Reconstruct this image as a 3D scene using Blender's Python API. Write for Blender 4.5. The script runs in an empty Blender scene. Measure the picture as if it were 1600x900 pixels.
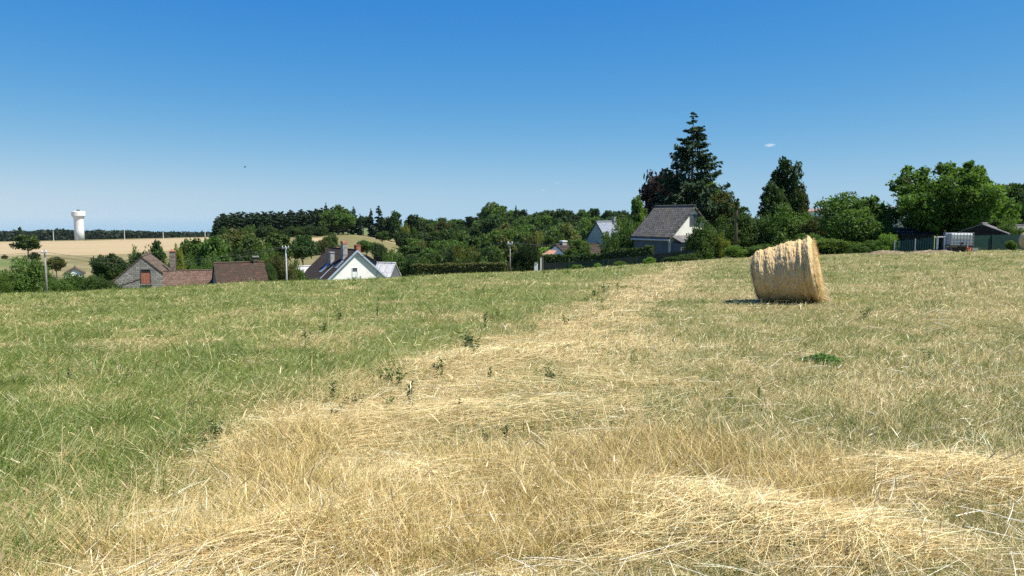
import bpy, bmesh, math, random
import numpy as np
from mathutils import Vector

rng = np.random.default_rng(7)
random.seed(7)
def reseed(k):
    global rng
    rng = np.random.default_rng(k); random.seed(k)
C = bpy.context.scene.collection
sc = bpy.context.scene
R = math.radians

# ------------------------------------------------------------------ camera
EYE = 1.55
FPX = 1200.0                      # focal length in pixels of the 1600 px wide photograph
PITCH = R(5.24)
cam_d = bpy.data.cameras.new('camera')
cam_d.sensor_width = 36.0
cam_d.lens = 27.0
cam_d.clip_start = 0.05
cam_d.clip_end = 20000
cam = bpy.data.objects.new('camera', cam_d)
cam.location = (0, 0, EYE)
cam.rotation_euler = (R(90) - PITCH, 0, 0)
C.objects.link(cam)
sc.camera = cam

# ------------------------------------------------------------------ sky, sun, exposure
SUN_EL = R(60)
SUN_BACK = R(16)                  # how far the sun stands behind the camera's right-hand side
sun_dir = Vector((math.cos(SUN_EL) * math.cos(SUN_BACK), -math.cos(SUN_EL) * math.sin(SUN_BACK), math.sin(SUN_EL)))
W = bpy.data.worlds.new('World')
sc.world = W
W.use_nodes = True
nt = W.node_tree
bg = nt.nodes['Background']
sky = nt.nodes.new('ShaderNodeTexSky')
sky.sky_type = 'NISHITA'
sky.sun_disc = False
sky.sun_elevation = SUN_EL
sky.sun_rotation = math.atan2(sun_dir.x, sun_dir.y)
sky.altitude = 0
sky.air_density = 1.0
sky.dust_density = 0.0
sky.ozone_density = 10.0
# the photograph's clear, saturated sky: its colour follows the brightness of the sky texture through one power curve per channel
EXPO = 0.75
sep = nt.nodes.new('ShaderNodeSeparateColor'); cmb = nt.nodes.new('ShaderNodeCombineColor')
nt.links.new(sky.outputs[0], sep.inputs[0])
BG = 0.10
for i_, (gam, gain) in enumerate([(2.3, .605), (.92, .715), (.16, .80)]):
    pre = nt.nodes.new('ShaderNodeMath'); pre.operation = 'MULTIPLY'; pre.inputs[1].default_value = 0.137
    po = nt.nodes.new('ShaderNodeMath'); po.operation = 'POWER'; po.inputs[1].default_value = gam
    ga = nt.nodes.new('ShaderNodeMath'); ga.operation = 'MULTIPLY'; ga.inputs[1].default_value = gain / BG / 2 ** EXPO
    nt.links.new(sep.outputs[1], pre.inputs[0]); nt.links.new(pre.outputs[0], po.inputs[0]); nt.links.new(po.outputs[0], ga.inputs[0]); nt.links.new(ga.outputs[0], cmb.inputs[i_])
nt.links.new(cmb.outputs[0], bg.inputs['Color'])
bg.inputs['Strength'].default_value = BG
sun_d = bpy.data.lights.new('sun', 'SUN')
sun_d.energy = 4.8
sun_d.angle = R(0.53)
sun_d.color = (1.0, 0.945, 0.85)
sun = bpy.data.objects.new('sun', sun_d)
sun.rotation_euler = sun_dir.to_track_quat('Z', 'Y').to_euler()
sun.location = (20, -5, 40)
C.objects.link(sun)
sc.view_settings.view_transform = 'Standard'
sc.view_settings.look = 'None'
sc.view_settings.gamma = 1
sc.view_settings.use_curve_mapping = False
sc.view_settings.exposure = EXPO
sc.cycles.max_bounces = 5
sc.cycles.diffuse_bounces = 3
sc.cycles.transmission_bounces = 3
sc.cycles.volume_bounces = 0
sc.cycles.use_denoising = False
sc.cycles.use_adaptive_sampling = True
sc.cycles.adaptive_threshold = 0.006

# ------------------------------------------------------------------ survey helpers (photo pixel -> world point at a chosen distance)
cP, sP = math.cos(PITCH), math.sin(PITCH)
def at(px, py, Y):
    a, b = (px - 800) / FPX, (450 - py) / FPX
    ry = cP + b * sP
    t = Y / ry
    return Vector((a * t, Y, EYE + (-sP + b * cP) * t))
def zat(py, Y): return at(800, py, Y).z
def xat(px, py, Y): return at(px, py, Y).x

# ------------------------------------------------------------------ numpy noise
def _hash(i, j, s):
    n = (i.astype(np.int64) * 374761393 + j.astype(np.int64) * 668265263 + s * 1442695041) & 0xffffffff
    n = ((n ^ (n >> 13)) * 1274126177) & 0xffffffff
    return ((n ^ (n >> 16)) & 0xffff) / 65535.0
def vnoise(x, y, s=0):
    x = np.asarray(x, float); y = np.asarray(y, float)
    i, j = np.floor(x), np.floor(y)
    fx, fy = x - i, y - j
    fx = fx * fx * (3 - 2 * fx); fy = fy * fy * (3 - 2 * fy)
    a = _hash(i, j, s); b = _hash(i + 1, j, s); c = _hash(i, j + 1, s); d = _hash(i + 1, j + 1, s)
    return (a + (b - a) * fx) * (1 - fy) + (c + (d - c) * fx) * fy
def fbm(x, y, s=0, o=3):
    t = 0; amp = 0.5; tot = 0
    for k in range(o):
        t = t + amp * vnoise(x * 2 ** k, y * 2 ** k, s + 17 * k); tot += amp; amp *= 0.5
    return t / tot
def sstep(a, b, x):
    t = np.clip((x - a) / (b - a), 0, 1)
    return t * t * (3 - 2 * t)

def pchip(xs, ys, xq):
    xs = np.asarray(xs, float); ys = np.asarray(ys, float)
    h = np.diff(xs); d = np.diff(ys) / h
    m = np.zeros_like(ys)
    for k in range(1, len(xs) - 1):
        if d[k - 1] * d[k] > 0:
            w1 = 2 * h[k] + h[k - 1]; w2 = h[k] + 2 * h[k - 1]
            m[k] = (w1 + w2) / (w1 / d[k - 1] + w2 / d[k])
    m[0], m[-1] = d[0], d[-1]
    xq = np.clip(xq, xs[0], xs[-1])
    k = np.clip(np.searchsorted(xs, xq) - 1, 0, len(xs) - 2)
    t = (xq - xs[k]) / h[k]
    return ((1 + 2 * t) * (1 - t) ** 2 * ys[k] + t * (1 - t) ** 2 * h[k] * m[k]
            + t * t * (3 - 2 * t) * ys[k + 1] + t * t * (t - 1) * h[k] * m[k + 1])

# ------------------------------------------------------------------ terrain: heights surveyed along sight lines: crest first, then valley and far slope
SURVEY = {
 -250: [(45, 462), (60, 470), (75, 470), (120, 448), (200, 421), (300, 401), (450, 387), (650, 380), (900, 380), (1500, 376), (5000, 370)],
    0: [(45, 460), (60, 468), (75, 468), (120, 446), (200, 420), (300, 400), (450, 386), (650, 378), (900, 378), (1500, 374), (5000, 370)],
  250: [(47, 450), (65, 462), (85, 466), (130, 445), (200, 420), (300, 400), (450, 385), (650, 372.5), (900, 373), (1500, 371), (5000, 368)],
  400: [(50, 441), (70, 455), (100, 462), (150, 440), (220, 412), (260, 395), (330, 371), (420, 368), (700, 368), (1500, 366), (5000, 364)],
  555: [(55, 437), (75, 454), (105, 466), (150, 440), (220, 405), (280, 381), (330, 367), (420, 364), (700, 364), (1500, 362), (5000, 358)],
  720: [(58, 428), (75, 440), (105, 450), (150, 446), (200, 432), (250, 420), (300, 405), (350, 388), (410, 366), (520, 352), (900, 354), (1500, 356), (5000, 354)],
  860: [(62, 423), (80, 428), (110, 434), (160, 430), (220, 420), (300, 402), (350, 386), (410, 364), (520, 352), (900, 354), (1500, 354), (5000, 352)],
 1000: [(62, 413), (72, 415), (85, 415), (100, 414), (150, 408), (220, 400), (300, 388), (380, 370), (600, 354), (1500, 354), (5000, 352)],
 1180: [(58, 402), (70, 400), (90, 398), (120, 392), (150, 386), (220, 375), (300, 366), (500, 358), (900, 358), (1500, 356), (5000, 352)],
 1300: [(52, 398.5), (70, 395), (90, 391), (120, 385), (150, 378), (220, 370), (300, 362), (500, 352), (900, 356), (1500, 355), (5000, 352)],
 1450: [(47, 394), (60, 391), (90, 385), (120, 378), (150, 372), (220, 365), (300, 358), (500, 351), (900, 354), (1500, 353), (5000, 351)],
 1600: [(46, 391), (60, 388), (90, 382), (120, 374), (150, 368), (220, 362), (300, 355), (500, 350), (900, 352), (1500, 351), (5000, 350)],
 1900: [(46, 388), (60, 385), (90, 379), (120, 372), (150, 366), (220, 360), (300, 353), (500, 349), (900, 352), (1500, 351), (5000, 350)]}
LY = np.linspace(math.log(0.5), math.log(5000), 700)
cols_c = sorted(SURVEY)
prof = []
for c in cols_c:
    pts = SURVEY[c]
    D, pc = pts[0]
    zc = zat(pc, D)
    ys = [0.0]; zs = [0.0]
    for t in (0.15, 0.3, 0.5, 0.7, 0.85):
        ys.append(t * D); zs.append(zc * t ** 1.5)
    for (Y, p) in pts:
        ys.append(Y); zs.append(zat(p, Y))
    prof.append(pchip(ys, zs, np.exp(LY)))
prof = np.array(prof)
CG = np.arange(-250, 1901, 25)
TAB = np.array([pchip(cols_c, prof[:, k], CG.astype(float)) for k in range(prof.shape[1])]).T   # [col, Y]

MOUNDS = []       # heaps of raked hay: (x, y, rx, ry, height, angle)
def base_height(x, y):
    x = np.asarray(x, float); y = np.asarray(y, float)
    Ye = np.maximum(np.maximum(y, np.abs(x) / 0.92), 0.5)
    c = np.clip(800 + FPX * x / Ye, -250, 1900)
    ci = (c + 250) / 25; i = np.clip(ci.astype(int), 0, len(CG) - 2); fc = ci - i
    ly = (np.log(Ye) - LY[0]) / (LY[1] - LY[0]); j = np.clip(ly.astype(int), 0, len(LY) - 2); fy = np.clip(ly - j, 0, 1)
    return ((TAB[i, j] * (1 - fc) + TAB[i + 1, j] * fc) * (1 - fy) + (TAB[i, j + 1] * (1 - fc) + TAB[i + 1, j + 1] * fc) * fy)
def H(x, y):
    x = np.asarray(x, float); y = np.asarray(y, float)
    z = base_height(x, y)
    r = np.hypot(x, y)
    f = sstep(60, 30, r)
    z = z + f * (0.06 * (fbm(x * 0.45, y * 0.45, 3) - 0.5) + 0.035 * (fbm(x * 1.9, y * 1.9, 5) - 0.5))
    for (mx, my, rx, ry, h, an) in MOUNDS:
        ca, sa = math.cos(an), math.sin(an)
        dx, dy = x - mx, y - my
        u = (dx * ca + dy * sa) / rx; v = (-dx * sa + dy * ca) / ry
        z = z + .55 * h * np.exp(-(u * u + v * v))
    far = sstep(90, 200, r)
    z = z + far * 1.2 * (fbm(x * 0.012, y * 0.012, 9) - 0.5)
    return z
def h1(x, y): return float(H(np.array([x]), np.array([y]))[0])
def gpt(px, py):
    """where the sight line of a photo pixel meets the near field"""
    a, b = (px - 800) / FPX, (450 - py) / FPX
    d = Vector((a, cP + b * sP, -sP + b * cP)); d /= d.y
    Y = np.linspace(1.0, 62, 3000)
    below = EYE + d.z * Y < base_height(d.x * Y, Y)
    k = int(np.argmax(below)) if below.any() else 2999
    return float(d.x * Y[k]), float(Y[k])
for (px, py, rx, ry, h, an) in [(1130, 850, .75, .42, .17, .15), (455, 868, .50, .32, .15, .2), (700, 760, .8, .35, .10, .5),
                                (780, 660, 1.7, .55, .12, .25), (880, 610, 1.1, .5, .09, .2), (1010, 800, .5, .3, .10, 0),
                                (1330, 880, .5, .3, .10, -.3), (620, 840, .35, .5, .08, 0), (1480, 760, .9, .4, .07, -.2), (800, 560, 1.6, .5, .08, .5)]:
    mx, my = gpt(px, py)
    MOUNDS.append((mx, my, rx, ry, h, an))

# boundary between the green half of the field (left) and the dry, mown half (right)
BND = sorted([(gpt(px, py)[1], gpt(px, py)[0]) for px, py in
              [(1075, 409), (1030, 424), (960, 462), (880, 495), (750, 540), (655, 590), (520, 640), (470, 690), (400, 735), (385, 795), (300, 872)]])
BY = np.array([b[0] for b in BND]); BX = np.array([b[1] for b in BND])
def bound_s(x, y):
    """metres to the left of the boundary (positive = green side), with a ragged edge"""
    s = np.interp(y, BY, BX) - x
    rag = (fbm(x * 0.5, y * 0.5, 21) - 0.5) * (1.3 + 0.06 * y) + (fbm(x * 2.2, y * 2.2, 22) - 0.5) * 0.9
    return s + rag
def green_amount(x, y):
    s = bound_s(x, y)
    g = sstep(-0.6, 1.6 + 0.03 * y, s + .9 * (fbm(x * 1.1, y * 1.1, 35) - .5))
    n = fbm(x * 0.35, y * 0.35, 31); n2 = fbm(x * 1.3, y * 1.3, 32)
    left = 0.92 - 0.60 * sstep(0.47, 0.68, n2 * 0.55 + n * 0.25 + 0.2 * fbm(x * 4, y * 4, 36))
    # dry tongue in the lower left corner of the field
    left = left * (0.52 + 0.48 * sstep(3.45, 4.5, y + 1.2 * (n2 - 0.5)))
    path = sstep(-2.0 - 0.012 * y, -0.9, s)        # bright strip of straw next to the boundary
    nr = fbm(x * 0.55, y * 0.55, 33); nr2 = fbm(x * 3.2, y * 3.2, 34)
    right = 0.25 + 0.52 * sstep(0.40, 0.68, nr * 0.45 + nr2 * 0.55)
    right = right * (0.62 + 0.38 * sstep(4.5, 9.0, y)) + 0.13 * sstep(14, 30, y)
    right = right * (1 - 0.80 * path * sstep(60, 30, y))
    return np.clip(g * left + (1 - g) * right, 0, 1)
def tall_dry(x, y):
    """uncut, standing dry grass"""
    t = np.zeros_like(np.asarray(x, float))
    for (px, py, rx, ry) in [(440, 715, .40, .60), (290, 872, .45, .16), (640, 860, .45, .35), (850, 825, .45, .5), (1060, 720, .45, .7), (950, 740, .5, .55), (470, 800, .35, .4), (1240, 760, .45, .5), (760, 735, .4, .3), (570, 830, .45, .45), (720, 850, .4, .4)]:
        mx, my = gpt(px, py)
        t = np.maximum(t, np.exp(-(((x - mx) / rx) ** 2 + ((y - my) / ry) ** 2)))
    return np.clip(t * 1.25 * (0.55 + 0.9 * fbm(x * 3, y * 3, 41)), 0, 1)

# ------------------------------------------------------------------ materials
def mat(name):
    m = bpy.data.materials.new(name); m.use_nodes = True
    return m, m.node_tree.nodes, m.node_tree.links, m.node_tree.nodes['Principled BSDF']
def noise_mix(name, c1, c2, scale=3.0, detail=5, rough=0.85, bump=0.0, bscale=None, c3=None, s3=0.4, stretch=(1, 1, 1), lo=0.35, hi=0.65, spec=0.2):
    """two (or three) own colours of a surface mixed by noise"""
    m, N, L, P = mat(name)
    tc = N.new('ShaderNodeTexCoord'); mp = N.new('ShaderNodeMapping'); mp.inputs['Scale'].default_value = stretch
    L.new(tc.outputs['Object'], mp.inputs['Vector'])
    n = N.new('ShaderNodeTexNoise'); n.inputs['Scale'].default_value = scale; n.inputs['Detail'].default_value = detail; n.inputs['Roughness'].default_value = 0.65
    L.new(mp.outputs[0], n.inputs['Vector'])
    r = N.new('ShaderNodeValToRGB'); r.color_ramp.elements[0].position = lo; r.color_ramp.elements[1].position = hi
    r.color_ramp.elements[0].color = (*c1, 1); r.color_ramp.elements[1].color = (*c2, 1)
    L.new(n.outputs['Fac'], r.inputs['Fac'])
    out = r.outputs['Color']
    if c3:
        n2 = N.new('ShaderNodeTexNoise'); n2.inputs['Scale'].default_value = scale * s3; n2.inputs['Detail'].default_value = 4
        L.new(mp.outputs[0], n2.inputs['Vector'])
        r2 = N.new('ShaderNodeValToRGB'); r2.color_ramp.elements[0].position = 0.52; r2.color_ramp.elements[1].position = 0.66
        L.new(n2.outputs['Fac'], r2.inputs['Fac'])
        mx = N.new('ShaderNodeMixRGB'); mx.inputs['Color2'].default_value = (*c3, 1)
        L.new(r2.outputs['Color'], mx.inputs['Fac']); L.new(out, mx.inputs['Color1']); out = mx.outputs['Color']
    L.new(out, P.inputs['Base Color'])
    P.inputs['Roughness'].default_value = rough; P.inputs['Specular IOR Level'].default_value = spec
    if bump:
        b = N.new('ShaderNodeBump'); b.inputs['Strength'].default_value = bump; b.inputs['Distance'].default_value = 0.05
        n3 = N.new('ShaderNodeTexNoise'); n3.inputs['Scale'].default_value = bscale or scale * 4; n3.inputs['Detail'].default_value = 4
        L.new(mp.outputs[0], n3.inputs['Vector']); L.new(n3.outputs['Fac'], b.inputs['Height']); L.new(b.outputs[0], P.inputs['Normal'])
    return m
def leafy(name, trans=0.3, rough=0.5, gloss=.03, tint_var=0.0, tcol=(1.15, 1.2, 0.6)):
    """leaf or blade: own colour from the colour attribute, part of the light shines through"""
    m, N, L, P = mat(name)
    N.remove(P)
    out = N['Material Output']
    at_ = N.new('ShaderNodeAttribute'); at_.attribute_name = 'Col'
    col = at_.outputs['Color']
    if tint_var:
        oi = N.new('ShaderNodeObjectInfo')
        h = N.new('ShaderNodeHueSaturation')
        ma = N.new('ShaderNodeMapRange'); ma.inputs['To Min'].default_value = 0.5 - 0.006 * tint_var; ma.inputs['To Max'].default_value = 0.5 + 0.012 * tint_var
        mb = N.new('ShaderNodeMapRange'); mb.inputs['To Min'].default_value = 1 - 0.35 * tint_var; mb.inputs['To Max'].default_value = 1 + 0.45 * tint_var
        L.new(oi.outputs['Random'], ma.inputs['Value'])
        w = N.new('ShaderNodeMath'); w.operation = 'FRACT'; w2 = N.new('ShaderNodeMath'); w2.operation = 'MULTIPLY'; w2.inputs[1].default_value = 7.31
        L.new(oi.outputs['Random'], w2.inputs[0]); L.new(w2.outputs[0], w.inputs[0]); L.new(w.outputs[0], mb.inputs['Value'])
        L.new(ma.outputs[0], h.inputs['Hue']); L.new(mb.outputs[0], h.inputs['Value']); L.new(col, h.inputs['Color'])
        col = h.outputs['Color']
    d = N.new('ShaderNodeBsdfDiffuse'); L.new(col, d.inputs['Color'])
    t = N.new('ShaderNodeBsdfTranslucent')
    g = N.new('ShaderNodeMixRGB'); g.blend_type = 'MULTIPLY'; g.inputs['Fac'].default_value = 1; g.inputs['Color2'].default_value = (*tcol, 1)
    L.new(col, g.inputs['Color1']); L.new(g.outputs['Color'], t.inputs['Color'])
    s = N.new('ShaderNodeMixShader'); s.inputs['Fac'].default_value = trans
    L.new(d.outputs[0], s.inputs[1]); L.new(t.outputs[0], s.inputs[2])
    gl = N.new('ShaderNodeBsdfGlossy'); gl.inputs['Roughness'].default_value = rough; gl.inputs['Color'].default_value = (1, 1, 1, 1)
    s2 = N.new('ShaderNodeMixShader'); s2.inputs['Fac'].default_value = gloss
    L.new(s.outputs[0], s2.inputs[1]); L.new(gl.outputs[0], s2.inputs[2])
    L.new(s2.outputs[0], out.inputs['Surface'])
    return m
M = {}
M['leaf'] = leafy('leaf', 0.45, .6, .012, tint_var=1.0)
M['needle'] = leafy('needle', 0.15, .6, .010, tint_var=0.5, tcol=(1, 1, .8))
M['hedge'] = leafy('hedge_leaf', 0.25, .6, .012)
M['grass'] = leafy('grass_blade', 0.30, 0.45)
M['straw'] = leafy('straw', 0.24, 0.4, tcol=(1, .95, .75))
M['bark'] = noise_mix('bark', (.10, .075, .05), (.19, .155, .115), 9, rough=.9, bump=.4)
M['pole_wood'] = noise_mix('weathered_pole_wood', (.20, .18, .16), (.34, .31, .27), 6, stretch=(4, 4, .3), rough=.85)
M['pole_concrete'] = noise_mix('pale_pole_concrete', (.50, .49, .46), (.62, .61, .58), 4, rough=.8)
M['metal'] = noise_mix('galvanised_metal', (.38, .39, .40), (.5, .51, .52), 8, rough=.45, spec=.5)
M['white_paint'] = noise_mix('white_paint', (.74, .74, .72), (.82, .82, .80), 3, rough=.6, c3=(.66, .66, .63), s3=.5)
M['dark'] = noise_mix('dark_parts_and_shade', (.02, .02, .02), (.035, .03, .03), 4)  # near-black parts; also painted shade inside hedges and the loft opening
M['black_wire'] = noise_mix('wire_sheath', (.03, .03, .03), (.05, .05, .05), 2, rough=.6)

def attr_ground(name, bump=0.25, scale=22.0, var=0.35, fine=140.0):
    m, N, L, P = mat(name)
    a = N.new('ShaderNodeAttribute'); a.attribute_name = 'Col'
    tc = N.new('ShaderNodeTexCoord')
    n = N.new('ShaderNodeTexNoise'); n.inputs['Scale'].default_value = scale; n.inputs['Detail'].default_value = 8; n.inputs['Roughness'].default_value = .75
    L.new(tc.outputs['Object'], n.inputs['Vector'])
    r = N.new('ShaderNodeMapRange'); r.inputs['From Min'].default_value = .3; r.inputs['From Max'].default_value = .7
    r.inputs['To Min'].default_value = 1 - var; r.inputs['To Max'].default_value = 1 + var
    L.new(n.outputs['Fac'], r.inputs['Value'])
    mx = N.new('ShaderNodeMixRGB'); mx.blend_type = 'MULTIPLY'; mx.inputs['Fac'].default_value = 1
    L.new(a.outputs['Color'], mx.inputs['Color1']); L.new(r.outputs[0], mx.inputs['Color2'])
    L.new(mx.outputs['Color'], P.inputs['Base Color'])
    P.inputs['Roughness'].default_value = .95; P.inputs['Specular IOR Level'].default_value = .1
    b = N.new('ShaderNodeBump'); b.inputs['Strength'].default_value = bump; b.inputs['Distance'].default_value = .03
    L.new(n.outputs['Fac'], b.inputs['Height']); L.new(b.outputs[0], P.inputs['Normal'])
    return m
M['field'] = attr_ground('field_soil_and_thatch', .5, 26)
M['hill'] = attr_ground('hill_meadow', .2, .35, .22)
M['wheat'] = attr_ground('ripe_wheat', .1, .25, .10)

# ------------------------------------------------------------------ mesh helpers
def np_mesh(name, V, quads, cols=None, m=None, parent=None, smooth=False, link=True):
    me = bpy.data.meshes.new(name)
    V = np.ascontiguousarray(V, np.float32); quads = np.ascontiguousarray(quads, np.int32)
    k = quads.shape[1]
    me.vertices.add(len(V)); me.vertices.foreach_set('co', V.ravel())
    me.loops.add(quads.size); me.loops.foreach_set('vertex_index', quads.ravel())
    me.polygons.add(len(quads)); me.polygons.foreach_set('loop_start', np.arange(0, quads.size, k, dtype=np.int32))
    if smooth: me.polygons.foreach_set('use_smooth', np.ones(len(quads), bool))
    me.update(calc_edges=True)
    if cols is not None:
        ca = me.color_attributes.new('Col', 'FLOAT_COLOR', 'POINT')
        c4 = np.ones((len(V), 4), np.float32); c4[:, :3] = cols
        ca.data.foreach_set('color', c4.ravel())
    if m: me.materials.append(m)
    if not link: return me
    o = bpy.data.objects.new(name, me); C.objects.link(o)
    if parent: o.parent = parent
    return o
class MB:
    """collects simple solids into one mesh"""
    def __init__(s): s.v = []; s.f = []
    def add(s, vs, fs):
        k = len(s.v); s.v += [tuple(v) for v in vs]; s.f += [tuple(i + k for i in f) for f in fs]
    def box(s, x0, x1, y0, y1, z0, z1):
        s.add([(x0, y0, z0), (x1, y0, z0), (x1, y1, z0), (x0, y1, z0), (x0, y0, z1), (x1, y0, z1), (x1, y1, z1), (x0, y1, z1)],
              [(0, 3, 2, 1), (4, 5, 6, 7), (0, 1, 5, 4), (1, 2, 6, 5), (2, 3, 7, 6), (3, 0, 4, 7)])
        return s
    def prism(s, poly, ax, a0, a1):
        """polygon (2-D) extruded along axis ax: 'y' (poly in x,z) or 'x' (poly in y,z) or 'z' (poly in x,y)"""
        def p(q, a): return {'y': (q[0], a, q[1]), 'x': (a, q[0], q[1]), 'z': (q[0], q[1], a)}[ax]
        n = len(poly)
        s.add([p(q, a0) for q in poly] + [p(q, a1) for q in poly],
              [tuple(range(n))[::-1], tuple(range(n, 2 * n))] + [(i, (i + 1) % n, n + (i + 1) % n, n + i) for i in range(n)])
        return s
    def slab(s, p0, p1, p2, p3, t):
        """thick plate under the four corners p0..p3 (counter-clockwise from above)"""
        p = [Vector(q) for q in (p0, p1, p2, p3)]
        n = (p[1] - p[0]).cross(p[3] - p[0]).normalized()
        s.add(p + [q - n * t for q in p], [(0, 1, 2, 3), (7, 6, 5, 4), (0, 4, 5, 1), (1, 5, 6, 2), (2, 6, 7, 3), (3, 7, 4, 0)])
        return s
    def tube(s, pts, rads, n=8, cap=True):
        pts = [Vector(p) for p in pts]
        if not hasattr(rads, '__len__'): rads = [rads] * len(pts)
        rings = []
        k0 = len(s.v)
        for i, p in enumerate(pts):
            t = (pts[min(i + 1, len(pts) - 1)] - pts[max(i - 1, 0)]).normalized()
            a = t.cross(Vector((0, 0, 1)) if abs(t.z) < .9 else Vector((1, 0, 0))).normalized(); b = t.cross(a)
            for j in range(n):
                w = 2 * math.pi * j / n
                s.v.append(tuple(p + (a * math.cos(w) + b * math.sin(w)) * rads[i]))
        for i in range(len(pts) - 1):
            for j in range(n):
                s.f.append((k0 + i * n + j, k0 + i * n + (j + 1) % n, k0 + (i + 1) * n + (j + 1) % n, k0 + (i + 1) * n + j))
        if cap:
            s.f.append(tuple(k0 + j for j in range(n))[::-1]); s.f.append(tuple(k0 + (len(pts) - 1) * n + j for j in range(n)))
        return s
    def lathe(s, prof_, n=32):
        k0 = len(s.v)
        for (r, z) in prof_:
            for j in range(n):
                w = 2 * math.pi * j / n; s.v.append((r * math.cos(w), r * math.sin(w), z))
        for i in range(len(prof_) - 1):
            for j in range(n):
                s.f.append((k0 + i * n + j, k0 + i * n + (j + 1) % n, k0 + (i + 1) * n + (j + 1) % n, k0 + (i + 1) * n + j))
        s.f.append(tuple(k0 + j for j in range(n))[::-1]); s.f.append(tuple(k0 + (len(prof_) - 1) * n + j for j in range(n)))
        return s
    def build(s, name, m, parent=None, smooth=False, bevel=0, link=True):
        me = bpy.data.meshes.new(name); me.from_pydata(s.v, [], s.f); me.update()
        if smooth:
            for p in me.polygons: p.use_smooth = True
        me.materials.append(m)
        if not link: return me
        o = bpy.data.objects.new(name, me); C.objects.link(o)
        if parent: o.parent = parent
        if bevel:
            b = o.modifiers.new('bevel', 'BEVEL'); b.width = bevel; b.segments = 2
        return o
def tag(o, label=None, cat=None, group=None, kind=None):
    if label: o['label'] = label
    if cat: o['category'] = cat
    if group: o['group'] = group
    if kind: o['kind'] = kind
    return o
def thing(name, label, cat, loc, rz=0, group=None):
    o = bpy.data.objects.new(name, None); C.objects.link(o)
    o.empty_display_size = .3
    o.location = loc; o.rotation_euler = (0, 0, rz)
    return tag(o, label, cat, group)
def copy_tree(o, parent=None):
    c = o.copy(); C.objects.link(c)
    if parent: c.parent = parent
    for ch in o.children: copy_tree(ch, c)
    return c

# ------------------------------------------------------------------ ground sheet
th = np.concatenate([np.linspace(-46, 46, 350), np.linspace(46, 314, 92)[1:-1]])
th = np.radians(th)
rr = np.concatenate([[0.0], np.exp(np.linspace(math.log(0.4), math.log(6000), 520))])
nT, nR = len(th), len(rr)
TH, RR = np.meshgrid(th, rr)
GX, GY = RR * np.sin(TH), RR * np.cos(TH)
GZ = H(GX.ravel(), GY.ravel())
GV = np.stack([GX.ravel(), GY.ravel(), GZ], 1)
ii, jj = np.meshgrid(np.arange(nR - 1), np.arange(nT), indexing='ij')
j2 = (jj + 1) % nT
Q = np.stack([ii * nT + jj, ii * nT + j2, (ii + 1) * nT + j2, (ii + 1) * nT + jj], -1).reshape(-1, 4)[:, ::-1]
cx, cy = GV[Q].mean(1)[:, 0], GV[Q].mean(1)[:, 1]
def colu(x, y): return 800 + FPX * x / np.maximum(np.maximum(y, np.abs(x) / .92), .5)
rim = np.interp(colu(cx, cy), [-250, 0, 250, 400, 555, 720, 860, 1000, 1180, 1300, 1450, 1600, 1900], [52, 52, 54, 57, 62, 66, 68, 66, 61, 55, 50, 49, 49])
field_f = np.maximum(cy, np.abs(cx) / .92) < rim
lowedge = np.interp(colu(cx, cy), [-250, 0, 60, 130, 200, 340], [300, 300, 310, 300, 315, 400])
wheat_f = (~field_f) & (cy > lowedge) & (cy < 640) & (colu(cx, cy) < 345 + (cy - 300) * 0)
def submesh(name, mask, cols_fn, m):
    q = Q[mask]
    u, inv = np.unique(q.ravel(), return_inverse=True)
    V = GV[u]
    o = np_mesh(name, V, inv.reshape(-1, 4), cols_fn(V[:, 0], V[:, 1]), m, smooth=True)
    return tag(o, kind='structure')
def lerp(a, b, t): return np.asarray(a)[None, :] * (1 - t[:, None]) + np.asarray(b)[None, :] * t[:, None]
def field_cols(x, y):
    g = green_amount(x, y)
    dry = lerp((.20, .145, .07), (.36, .28, .14), fbm(x * 1.7, y * 1.7, 51))  # darkened so the gaps between the straws look shadowed
    grn = lerp((.09, .115, .030), (.19, .20, .060), fbm(x * .8, y * .8, 52))
    return dry * (1 - g[:, None]) + grn * g[:, None]
def hill_cols(x, y):
    c = colu(x, y)
    n = fbm(x * .02, y * .02, 61); n2 = fbm(x * .09, y * .09, 62)
    base = lerp((.165, .150, .064), (.255, .212, .108), sstep(.35, .7, n * .5 + n2 * .5))
    gr = lerp((.10, .13, .04), (.15, .17, .06), n2)
    t = sstep(70, 30, c) * sstep(290, 240, y) * sstep(190, 215, y)                 # green corner of the left meadow
    t = np.maximum(t, sstep(860, 960, c) * .9)
    t = np.maximum(t, sstep(130, 90, y) * .9)
    t = np.maximum(t, sstep(330, 350, y) * sstep(340, 380, c))
    out = base * (1 - t[:, None]) + gr * t[:, None]
    st = sstep(455, 490, c) * sstep(740, 690, c) * sstep(268, 276, y) * sstep(330, 318, y) * sstep(.30, .42, n + .15 * (n2 - .5))
    return out * (1 - st[:, None]) + np.array((.42, .32, .185))[None, :] * st[:, None]
def wheat_cols(x, y):
    n = fbm(x * .012, y * .05, 71); n2 = fbm(x * .1, y * .1, 72)
    return lerp((.335, .255, .138), (.40, .315, .182), np.clip(n * .7 + n2 * .3, 0, 1))
submesh('field', field_f, field_cols, M['field'])
submesh('hillside', ~(field_f | wheat_f), hill_cols, M['hill'])
submesh('wheat_field', wheat_f, wheat_cols, M['wheat'])
#@@STRUCT

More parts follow.
